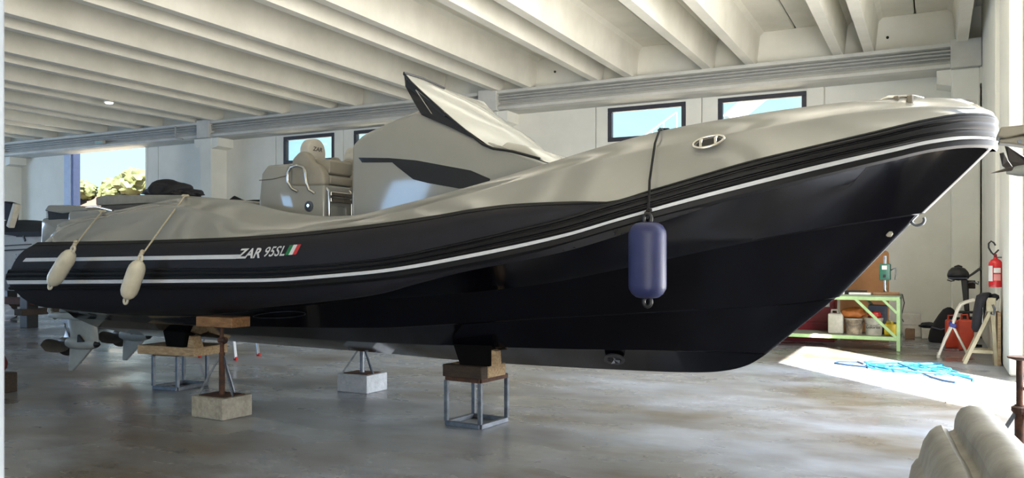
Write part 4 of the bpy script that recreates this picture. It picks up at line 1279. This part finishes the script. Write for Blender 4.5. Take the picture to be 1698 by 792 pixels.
# clutter on the bench top
rnd = random.Random(5)
tool = [('tool_case', 'flat dark tool case lying on the bench top', 'case', -1.25, 15.32, 0.42, 0.3, 0.06, BLK),
        ('metal_tray', 'pale metal tray lying on the bench top beside the drill', 'tray', -1.12, 15.02, 0.34, 0.15, 0.035, PAPER),
        ('timber_offcut', 'brown timber offcut lying under the drill press front', 'timber', -0.72, 15.02, 0.40, 0.10, 0.05, WOODM),
        ('parts_box', 'small grey box at the hull end of the bench top', 'box', -1.62, 15.1, 0.22, 0.2, 0.09, GREYBL)]
for nm, lb, ct, x_, y_, sx, sy, sz, mm in tool:
    tag(MB().box((x_, y_, 0.911 + sz / 2), (sx, sy, sz), 0.006).build(nm, mm), lb, ct)
for k in range(5):
    x_ = -1.55 + k * 0.045
    bo = MB().lathe([(0.016, 0), (0.016, 0.07), (0.007, 0.085), (0.007, 0.11)], (x_, 14.96 + 0.01 * (k % 2), 0.911), (0, 0, 1), 10)
    tag(bo.build('small_bottle', PAPER, smooth=50), 'small white bottle, %s of the row on the bench counted from the hull' % ['first', 'second', 'third', 'fourth', 'fifth'][k], 'bottle', 'small bottles on the bench')
# hardboard sheet and red cabinet behind the bench
hb_ = []
for (cx_, cz_, a0) in ((-0.86, 1.60, 0), (-1.55, 1.60, 90)):
    for k in range(5):
        a = R(a0 + k * 22.5)
        hb_.append((cx_ + 0.08 * math.cos(a), cz_ + 0.07 * math.sin(a)))
hb_ += [(-1.63, 0.0), (-0.78, 0.0)]
tag(MB().prism([(p[0] * 1.0 + 0.02, p[1]) for p in hb_], 16.9, 16.93, 'y').build('hardboard_sheet', CARD), 'brown hardboard sheet standing behind the work bench', 'board')
rc = thing('tool_cabinet', 'dark red steel tool cabinet standing behind the work bench', 'cabinet', (-2.1, 16.2, 0))
MB().bx(-2.75, -1.62, 16.0, 16.5, 0, 0.98, 0.01).build('cabinet_body', REDC, rc)
for k in range(3):
    MB().bx(-2.73, -1.64, 15.985, 16.0, 0.05 + k * 0.31, 0.33 + k * 0.31, 0.006).build('drawer', REDC, rc)
MB().bx(-1.96, -1.70, 15.975, 15.984, 0.64, 0.84).build('paper_sheet', PAPER, rc, label='white paper sheet')
tag(MB().bx(-2.2, -1.63, 16.1, 16.45, 0.981, 1.24, 0.01).build('red_toolbox', REDL), 'bright red toolbox on top of the dark red cabinet', 'toolbox')


def jerrycan(name, label, group, cx, cy, z0, sx, sy, sz, m, mcap=BLK, rz=0):
    t_ = thing(name, label, 'jerrycan', (cx, cy, z0), group)
    rt = Matrix.Rotation(R(rz), 4, 'Z')
    MB().box((cx, cy, z0 + sz * 0.42), (sx, sy, sz * 0.84), 0.03, rt, 3).build('can_body', m, t_, smooth=50)
    v = rt @ Vector((sx * 0.28, 0, 0))
    MB().tube([(cx - v.x, cy - v.y, z0 + sz * 0.82), (cx - v.x, cy - v.y, z0 + sz * 0.97), (cx + v.x * 0.3, cy + v.y * 0.3, z0 + sz * 0.98), (cx + v.x * 0.5, cy + v.y * 0.5, z0 + sz * 0.82)], 0.018, 8).build('can_handle', m, t_, smooth=60)
    MB().cyl((cx + v.x * 1.3, cy + v.y * 1.3, z0 + sz * 0.83), (cx + v.x * 1.3, cy + v.y * 1.3, z0 + sz * 0.93), 0.028, 12).build('can_cap', mcap, t_)
    return t_


def bucket(name, label, cx, cy, z0, r, h_, m, lid=None):
    t_ = thing(name, label, 'bucket', (cx, cy, z0))
    MB().lathe([(r * 0.88, 0), (r * 0.97, h_ * 0.9), (r * 1.03, h_ * 0.9), (r * 1.03, h_)], (cx, cy, z0), (0, 0, 1), 24).build('bucket_body', m, t_, smooth=35)
    MB().lathe([(r * 1.05, h_), (r * 1.05, h_ * 1.05), (r * 0.9, h_ * 1.06)], (cx, cy, z0), (0, 0, 1), 24).build('bucket_lid', lid or m, t_, smooth=35)
    MB().tube([(cx + r * 1.04 * math.cos(a), cy - r * 0.9 * abs(math.sin(a)) - r * 0.3, z0 + h_ * 0.88 - r * 0.5 * math.sin(a)) for a in [PI * k / 12 for k in range(13)]], 0.004, 6).build('bail', STEEL, t_)
    return t_


SZ = 0.216
jerrycan('jerrycan', 'dirty white jerrycan standing on the lower bench shelf', None, -1.53, 15.35, SZ, 0.25, 0.18, 0.42, PLW, PLW)
bucket('paint_bucket', 'stained paint bucket under an orange bag on the bench shelf', -1.24, 15.38, SZ, 0.15, 0.26, mat('stained_bucket', (168, 152, 128), (104, 90, 74), rough=0.7, scale=9), PLW)
tag(MB().blob((-1.25, 15.36, SZ + 0.363), (0.20, 0.16, 0.10), 3, 0.35, 2.0, 2, flat=-0.083).build('plastic_bag', ORNG, smooth=60), 'orange brown bag slumped on the stained paint bucket', 'bag')
wbk = bucket('plastic_bucket', 'white plastic bucket with printed lettering on the bench shelf', -0.925, 15.32, SZ, 0.145, 0.28, PLW, PLW)
vs, fs = text_mesh('Colorite', 0.07, 0.0, 0.001)
mxx = max(v.x for v in vs)
MB().add([(-0.925 + 0.1455 * math.sin((v.x / mxx - 0.5) * 1.7 - 0.05), 15.32 - 0.1455 * math.cos((v.x / mxx - 0.5) * 1.7 - 0.05), SZ + 0.12 + v.y) for v in vs], fs).build('bucket_lettering', TXTD, wbk, fixn=False)
tag(MB().blob((-0.91, 15.29, SZ + 0.347), (0.11, 0.09, 0.06), 3, 0.35, 2.4, 8, flat=-0.048).build('red_rag', REDL, smooth=60), 'bright red rag on the lid of the white plastic bucket', 'rag')
tag(MB().box((-0.88, 15.62, SZ + 0.25), (0.30, 0.18, 0.50), 0.02, None, 2).build('grey_container', GREYBL, smooth=40), 'grey blue container behind the white plastic bucket', 'container')
jerrycan('jerrycan', 'yellow jerrycan standing on the bench shelf by the corner leg', None, -0.665, 15.35, SZ, 0.20, 0.16, 0.24, YEL, BLK)
# foam boxes by the wall
FGR = 'white foam boxes by the back wall'
tag(MB().bx(-0.55, -0.23, 17.75, 18.1, 0, 0.23, 0.012, 2).build('foam_box', FOAM), 'white foam box lying lowest in the stack by the back wall', 'box', FGR)
tag(MB().bx(-0.58, -0.24, 17.75, 18.12, 0.231, 0.45, 0.012, 2).build('foam_box', FOAM), 'white foam box on top of the stack by the back wall', 'box', FGR)
tag(MB().bx(-0.50, -0.34, 17.35, 17.6, 0, 0.18, 0.006).build('cardboard_box', mat('brown_card', (136, 108, 82), rough=0.8)), 'small brown cardboard box in front of the foam boxes', 'box')
tag(MB().bx(-0.22, 0.02, 17.5, 17.85, 0, 0.20, 0.012, 2).build('foam_box', FOAM), 'white foam box on the floor under a black cloth', 'box', FGR)
tag(MB().blob((-0.09, 17.68, 0.24), (0.17, 0.2, 0.06), 3, 0.4, 2.2, 4, flat=-0.035).build('black_cloth', BLACKC, smooth=60), 'black cloth lying on the floor foam box by the wall', 'cloth')
bag = thing('duffel_bag', 'black soft bag standing beside the red jerrycans', 'bag', (0.13, 16.8, 0))
bgm = MB()
rws = []
for z_, wd, cxo in ((0.0, 0.19, 0.10), (0.06, 0.21, 0.10), (0.2, 0.205, 0.12), (0.36, 0.18, 0.16), (0.5, 0.14, 0.20), (0.60, 0.09, 0.22), (0.64, 0.03, 0.23)):
    rws.append([(0.0 + cxo + wd * math.cos(2 * PI * k / 20) * (1 + 0.06 * math.sin(5 * k)), 16.85 + wd * 0.7 * math.sin(2 * PI * k / 20), z_) for k in range(21)])
bgm.loft(rws)
bgm.add(rws[0][:-1], [tuple(range(20))])
bgm.build('bag_body', BLACKC, bag, smooth=70)
MB().tube([(-0.06, 16.72, 0.28), (0.1, 16.70, 0.24), (0.28, 16.72, 0.3)], 0.014, 6).build('bag_strap', GREYBL, bag)
RJ = 'red jerrycans by the right wall'
jerrycan('jerrycan', 'red jerrycan nearer the black bag, left of the pair', RJ, 0.27, 15.95, 0, 0.23, 0.30, 0.56, CANR, BLK)
jerrycan('jerrycan', 'red jerrycan right of the pair, behind the white folding stand', RJ, 0.46, 15.65, 0, 0.23, 0.30, 0.60, CANR, BLK)
pj = thing('outboard_motor', 'small black outboard motor with raised tiller on a stand', 'outboard', (0.42, 16.1, 0))
OY = 16.15
cowl = []
for s_, rx_, rz_, zc in ((0, 0.02, 0.02, 1.23), (0.06, 0.06, 0.07, 1.24), (0.2, 0.10, 0.105, 1.255), (0.5, 0.13, 0.125, 1.26), (0.8, 0.115, 0.10, 1.25), (0.95, 0.07, 0.06, 1.23), (1, 0.02, 0.02, 1.22)):
    cowl.append([(0.19 + 0.34 * s_, OY + rx_ * math.cos(2 * PI * k / 20), zc + rz_ * math.sin(2 * PI * k / 20)) for k in range(21)])
MB().loft(cowl).build('cowl', BLK, pj, smooth=60)
MB().bx(0.20, 0.50, OY - 0.125, OY + 0.125, 1.17, 1.19, 0.008).build('cowl_seam', GREYBL, pj)
MB().tube([(0.30, OY, 1.37), (0.36, OY, 1.395), (0.42, OY, 1.37)], 0.016, 8).build('carry_handle', BLK, pj)
MB().tube([(0.50, OY - 0.05, 1.20), (0.58, OY - 0.06, 1.26), (0.70, OY - 0.06, 1.36)], [0.018, 0.02, 0.024], 8).build('tiller', BLK, pj, smooth=60)
MB().prism([(0.40, 1.16), (0.50, 1.16), (0.53, 0.62), (0.45, 0.62)], OY - 0.045, OY + 0.045, 'y', 0.015, 2).build('mid_leg', BLK, pj)
MB().tube([(0.48, OY, 1.10), (0.58, OY, 1.12), (0.66, OY, 1.08), (0.66, OY, 1.13)], 0.014, 8).build('clamp_arm', STEEL, pj)
MB().prism([(0.36, 0.62), (0.60, 0.62), (0.58, 0.58), (0.36, 0.58)], OY - 0.08, OY + 0.08, 'y', 0.01).build('splash_plate', BLK, pj)
MB().prism([(0.42, 0.58), (0.53, 0.58), (0.54, 0.26), (0.50, 0.22), (0.44, 0.26)], OY - 0.03, OY + 0.03, 'y', 0.01, 2).build('lower_leg', BLK, pj)
MB().lathe([(0.01, -0.12), (0.04, -0.06), (0.045, 0.06), (0.02, 0.14)], (0.48, OY, 0.34), (1, 0, 0), 14).build('gearcase', BLK, pj, smooth=50)
MB().tube([(0.19, OY - 0.1, 1.15), (0.25, OY - 0.12, 1.13), (0.30, OY - 0.1, 1.14)], 0.01, 6).build('starter_cord', BLK, pj)
os_ = thing('outboard_stand', 'dark steel stand carrying the small black outboard motor', 'stand', (0.5, 16.3, 0))
MB().bar((0.50, 16.26, 0.0), (0.50, 16.26, 1.12), 0.045, 0.004).build('post', BLK, os_)
MB().bar((0.28, 16.26, 0.022), (0.72, 16.26, 0.022), 0.044, 0.004).build('foot_bar', BLK, os_)
MB().bx(0.42, 0.62, 16.22, 16.29, 1.0, 1.14, 0.006).build('mount_board', WOODD, os_)

# white folding stand with blue joint
fs_ = thing('folding_stand', 'white tubular folding stand with a blue joint by the jerrycans', 'stand', (0.3, 14.3, 0))
for y_ in (14.2, 14.62):
    MB().tube([(0.045 + (y_ - 14.2) * 0.04, y_, 0.02), (0.14, y_, 0.27), (0.24, y_, 0.50), (0.30, y_, 0.70), (0.35, y_, 0.81), (0.42, y_, 0.85), (0.54, y_, 0.885)], 0.018, 10).build('bent_leg', WHT, fs_, smooth=60)
    MB().tube([(0.24, y_, 0.50), (0.34, y_, 0.28), (0.455, y_, 0.03)], 0.016, 10).build('straight_leg', WHT, fs_, smooth=60)
    MB().cyl((0.045 + (y_ - 14.2) * 0.04 - 0.0, y_, 0.0), (0.05, y_, 0.05), 0.026, 10).build('foot', PLW, fs_)
    MB().box((0.245, y_, 0.50), (0.10, 0.05, 0.06), 0.012, Matrix.Rotation(R(20), 4, 'Y'), 2).build('joint', BLUEP, fs_)
MB().cyl((0.35, 14.2, 0.81), (0.35, 14.62, 0.81), 0.014, 8).build('cross_tube', WHT, fs_)
MB().cyl((0.24, 14.2, 0.50), (0.24, 14.62, 0.50), 0.012, 8).build('cross_tube', WHT, fs_)

# beige trestle with dark jacket
bt_ = thing('beige_trestle', 'beige painted steel trestle against the right wall pilaster', 'trestle', (0.6, 13.7, 0))
for y_ in (13.55, 13.85):
    MB().bar((0.38, y_, 0.0), (0.71, y_, 0.78), (0.055, 0.05), 0.004).build('slant_leg', BEIGE, bt_)
    MB().bar((0.775, y_, 0.0), (0.72, y_, 0.90), (0.055, 0.05), 0.004).build('upright_leg', BEIGE, bt_)
    MB().bar((0.45, y_, 0.185), (0.78, y_, 0.185), (0.045, 0.03), 0.003).build('tie_bar', BEIGE, bt_)
MB().bx(0.65, 0.77, 13.5, 13.9, 0.76, 0.96, 0.008).build('head_block', BEIGE, bt_)
MB().tube([(0.73, 13.49, 0.86), (0.75, 13.46, 0.80), (0.74, 13.46, 0.72), (0.70, 13.47, 0.74)], 0.014, 8).build('hook', STEEL, bt_, smooth=60)
MB().bx(0.79, 0.83, 13.5, 13.95, 0.0, 0.75, 0.004).build('side_board', WOODL, bt_)
jk = []
for z_, cx_, w_, d_ in ((0.46, 0.53, 0.035, 0.05), (0.52, 0.535, 0.065, 0.10), (0.7, 0.56, 0.075, 0.16), (0.88, 0.585, 0.07, 0.18), (0.98, 0.62, 0.085, 0.18), (1.02, 0.66, 0.06, 0.14), (1.03, 0.68, 0.02, 0.05)):
    jk.append([(cx_ + w_ * math.cos(2 * PI * k / 20) * (1 + 0.08 * math.sin(3 * k)), 13.62 + d_ * math.sin(2 * PI * k / 20), z_) for k in range(21)])
jo = thing('black_jacket', 'black jacket hung over the beige trestle', 'jacket', (0.6, 13.62, 0.5))
MB().loft(jk).build('jacket_body', BLACKC, jo, smooth=70)
MB().blob((0.755, 13.60, 0.965), (0.06, 0.10, 0.05), 3, 0.2, 2, 3).build('jacket_hood', BLACKC, jo, smooth=70)
MB().tube([(0.60, 13.45, 0.82), (0.605, 13.44, 0.72), (0.60, 13.45, 0.60)], 0.007, 6).build('zip', CHROME, jo)

# fire extinguisher on the pilaster
ex = thing('fire_extinguisher', 'red fire extinguisher hung on the white right wall', 'extinguisher', (0.77, 13.7, 1.1))
EXC = Vector((0.775, 13.72, 1.10))
MB().lathe([(0.03, 0), (0.08, 0.005), (0.088, 0.03), (0.088, 0.33), (0.082, 0.365), (0.06, 0.395), (0.03, 0.41), (0.024, 0.43)], EXC, (0, 0, 1), 28).build('cylinder', EXTR, ex, smooth=50)
MB().lathe([(0.022, 0.42), (0.022, 0.46), (0.016, 0.48)], EXC, (0, 0, 1), 12).build('valve', mat('valve_red', (120, 20, 24), rough=0.4), ex)
MB().bar(EXC + Vector((-0.02, 0, 0.47)), EXC + Vector((0.04, -0.02, 0.54)), (0.02, 0.012)).build('squeeze_lever', BLK, ex)
MB().tube([EXC + Vector(p) for p in ((-0.01, 0, 0.46), (-0.05, -0.01, 0.50), (-0.085, -0.01, 0.57), (-0.085, -0.01, 0.63), (-0.055, -0.01, 0.665), (-0.02, -0.01, 0.64), (0.0, -0.01, 0.60))], 0.012, 8).build('discharge_hose', BLK, ex, smooth=60)
MB().bx(0.78, 0.92, 13.74, 13.79, 1.52, 1.54, 0.003).build('wall_bracket', STEEL, ex)


def ext_label(a0, a1, z0, z1, m):
    pts = []
    for z_ in (z0, z1):
        pts.append([tuple(EXC + Vector((0.0895 * math.sin(a), -0.0895 * math.cos(a), z_))) for a in np.linspace(a0, a1, 9)])
    MB().loft(pts).build('paper_label', m, ex, smooth=60, fixn=False)


ext_label(-1.5, -0.45, 0.09, 0.31, PAPER)
ext_label(-0.3, 0.75, 0.21, 0.28, PAPER)
ext_label(-0.3, 0.75, 0.10, 0.19, mat('pink_label', (226, 150, 146), rough=0.7))

# coiled blue hose in the sun
hs = []
rnd = random.Random(11)
for k in range(260):
    a = k * 2 * PI / 26
    lo_ = k // 26
    cxh = -0.36 + 0.10 * math.sin(lo_ * 1.7)
    cyh = 12.52 + 0.10 * math.cos(lo_ * 2.3)
    ra_ = 0.44 + 0.26 * math.sin(lo_ * 2.1 + 0.4)
    rb_ = 0.30 + 0.22 * math.cos(lo_ * 1.3)
    wob = 0.05 * math.sin(a * 3 + lo_)
    u = (ra_ + wob) * math.cos(a)
    v = (rb_ + wob) * math.sin(a)
    hs.append((cxh + u * 0.75 + v * 0.6, cyh - u * 0.62 + v * 0.75, 0.014 + 0.005 * lo_ + 0.006 * (1 + math.sin(a * 2 + lo_))))
hs = hs[:156]
hz = thing('garden_hose', 'light blue hose coiled loosely on the sunlit floor patch', 'hose', (-0.4, 12.4, 0))
MB().tube(hs, 0.013, 6).build('hose_coil', HOSE, hz, smooth=60)
MB().tube([(-0.9, 12.75, 0.014), (-1.0, 13.0, 0.014), (-1.25, 12.9, 0.014), (-1.28, 12.68, 0.014), (-1.1, 12.55, 0.014), (-0.85, 12.45, 0.014), (-0.5, 12.3, 0.06)], 0.012, 6).build('hose_loop', HOSED, hz, smooth=60)
MB().tube([(-0.45, 12.5, 0.08), (-0.2, 12.1, 0.03), (-0.05, 11.75, 0.014), (0.1, 11.45, 0.014), (0.22, 11.35, 0.014)], 0.012, 6).build('hose_tail', HOSED, hz, smooth=60)
MB().tube([(-0.2, 12.6, 0.08), (0.1, 12.2, 0.02), (0.3, 12.0, 0.014), (0.42, 11.75, 0.014), (0.42, 11.6, 0.014)], 0.012, 6).build('hose_tail', HOSE, hz, smooth=60)
MB().tube([(0.1, 12.45, 0.03), (0.22, 12.2, 0.014), (0.4, 12.05, 0.014)], 0.013, 6).build('hose_tail', HOSE, hz, smooth=60)
tag(MB().tube([(0.10, 9.75, 0.008), (0.22, 10.05, 0.008), (0.45, 10.25, 0.008), (0.8, 10.3, 0.008), (1.2, 10.2, 0.008)], 0.008, 6).build('power_cable', mat('grey_cable', (150, 140, 120)), smooth=60), 'thin grey cable curving over the sunlit floor by the gate', 'cable')

# ------------------------------------------------------------------ right foreground
jr = thing('screw_jack', 'dark rusty screw jack with round top plate at the right edge', 'jack', (0.615, 7.6, 0))
JX, JY = 0.595, 7.60
MB().lathe([(0.085, 0), (0.09, 0.006), (0.085, 0.014), (0.03, 0.03)], (JX, JY, 0.738), (0, 0, -1), 20).build('top_plate', RUST, jr, smooth=40)
MB().cyl((JX, JY, 0.34), (JX, JY, 0.72), 0.025, 14).build('screw_rod', RUST, jr, smooth=40)
MB().cyl((JX, JY, 0.06), (JX, JY, 0.36), 0.036, 14).build('outer_pipe', RUST, jr, smooth=40)
MB().lathe([(0.045, 0), (0.06, 0.02), (0.06, 0.05), (0.045, 0.06)], (JX, JY, 0.29), (0, 0, 1), 14).build('collar_nut', RUST, jr)
MB().tube([(JX + 0.045 + 0.02 * math.cos(a), JY - 0.02, 0.49 + 0.02 * math.sin(a)) for a in [2 * PI * k / 12 for k in range(12)]], 0.006, 6, closed=True).build('locking_ring', RUST, jr)
for a in (200, 320, 80):
    d_ = Vector((math.cos(R(a)), math.sin(R(a)), 0))
    MB().bar(Vector((JX, JY, 0.30)) + d_ * 0.03, Vector((JX, JY, 0.015)) + d_ * 0.20, (0.03, 0.014), 0.002).build('leg', STEEL, jr)

# weathered white fibreglass hull nose (upturned dinghy)
dg_ = thing('upturned_dinghy', 'weathered white fibreglass dinghy lying upturned at the lower right corner', 'dinghy', (0.36, 3.5, 0))
DP = [(-.20, 0), (-.20, .40), (-.197, .50), (-.185, .56), (-.165, .592), (-.155, .60), (-.148, .625), (-.135, .68), (-.11, .725), (-.085, .748), (-.062, .756), (-.05, .748), (-.033, .73), (-.015, .735), (-.008, .745), (-.004, .79), (.004, .815), (.02, .84), (.05, .855), (.10, .852), (.155, .815), (.20, .745), (.23, .64), (.26, .5), (.28, .3), (.285, 0)]


def dinghy_strip(i0, i1, name, lag):
    rws = []
    for k in range(41):
        y_ = 2.2 + (4.50 - lag - 2.2) * (1 - (1 - k / 40) ** 1.6)
        s_ = max(0.0, (y_ - (4.12 - lag)) / 0.38)
        kz = max(0.0, 1 - s_ ** 3.0) ** 0.36
        ku = max(0.0, 1 - s_ ** 2.2) ** 0.5
        rw = []
        for u, z_ in DP[i0:i1 + 1]:
            wob = 0.006 * mnoise.noise(Vector((u * 6, y_ * 3, z_ * 4)))
            rw.append((0.07 + (4.416 - y_) * 0.077 + 0.05 + (u - 0.05) * ku + wob, y_, z_ * kz + wob))
        rws.append(rw)
    return MB().loft(rws).build(name, OLDGEL, dg_, smooth=45)


dinghy_strip(0, 5, 'gunwale_tier', 0.0)
dinghy_strip(5, 15, 'side_tier', 0.0)
dinghy_strip(15, 25, 'bottom_tier', 0.0)

# outboard leg of a neighbouring boat at the right edge
nb = thing('outboard_motor', 'grey outboard motor with dark propeller of the neighbouring boat, right edge', 'outboard', (0.7, 5.0, 2.0))
TAUPE = mat('taupe_paint', (140, 134, 120), rough=0.4)
MB().prism([(0.30, 2.178), (0.90, 2.20), (0.92, 2.155), (0.40, 2.135), (0.32, 2.12), (0.285, 2.13)], 4.90, 5.08, 'y', 0.008, 2).build('cavitation_plate', TAUPE, nb)
MB().prism([(0.295, 2.12), (0.40, 2.132), (0.92, 2.150), (0.92, 2.06), (0.413, 2.078), (0.33, 2.096), (0.295, 2.10)], 4.93, 5.05, 'y', 0.008).build('trim_plate', TAUPE, nb)
MB().cyl((0.385, 4.935, 2.10), (0.385, 4.92, 2.10), 0.010, 10).build('bolt', STEEL, nb)
MB().prism([(0.55, 2.18), (0.95, 2.18), (1.15, 2.9), (0.85, 2.9)], 4.90, 5.08, 'y', 0.03, 2).build('mid_leg', DRIVE, nb)
MB().prism([(0.50, 2.08), (0.78, 2.08), (0.80, 1.95), (0.48, 1.95)], 4.95, 5.03, 'y', 0.02, 2).build('lower_leg', DRIVE, nb)
MB().lathe([(0.012, -0.20), (0.028, -0.15), (0.045, -0.05), (0.055, 0.2), (0.02, 0.36)], (0.53, 4.99, 1.965), (1, 0, 0.05), 18).build('gearcase', DRIVE, nb, smooth=50)
for pts in (((0.299, 4.97, 2.049), (0.318, 4.96, 2.052), (0.336, 4.97, 2.01), (0.362, 4.99, 1.972), (0.34, 4.99, 1.962), (0.312, 4.98, 1.985)),
            ((0.321, 4.95, 2.083), (0.334, 4.94, 2.078), (0.413, 4.95, 2.018), (0.43, 4.97, 1.985), (0.365, 4.99, 1.968), (0.340, 4.97, 2.01)),
            ((0.256, 4.95, 1.945), (0.341, 4.97, 1.975), (0.413, 4.99, 1.980), (0.39, 4.99, 1.962), (0.33, 4.96, 1.955))):
    P_ = [Vector(p) for p in pts]
    off = Vector((0.0, 0.012, 0.004))
    n_ = len(P_)
    MB().add([p for p in P_] + [p + off for p in P_], [tuple(range(n_)), tuple(range(n_, 2 * n_))[::-1]] + [(i, (i + 1) % n_, n_ + (i + 1) % n_, n_ + i) for i in range(n_)]).build('propeller_blade', PROPM, nb)
MB().prism([(0.85, 2.9), (1.55, 2.9), (1.55, 3.2), (0.85, 3.2)], 4.5, 5.5, 'y', 0.04, 2).build('transom_bracket', BOATW, nb)
hst = thing('gantry_post', 'steel post carrying the neighbouring outboard leg outside the view', 'post', (1.45, 5.0, 0))
MB().bar((1.45, 5.0, 0.02), (1.45, 5.0, 2.898), 0.1, 0.005).build('post', STEEL, hst)
MB().bx(1.2, 1.7, 4.75, 5.25, 0, 0.02).build('foot_plate', STEEL, hst)
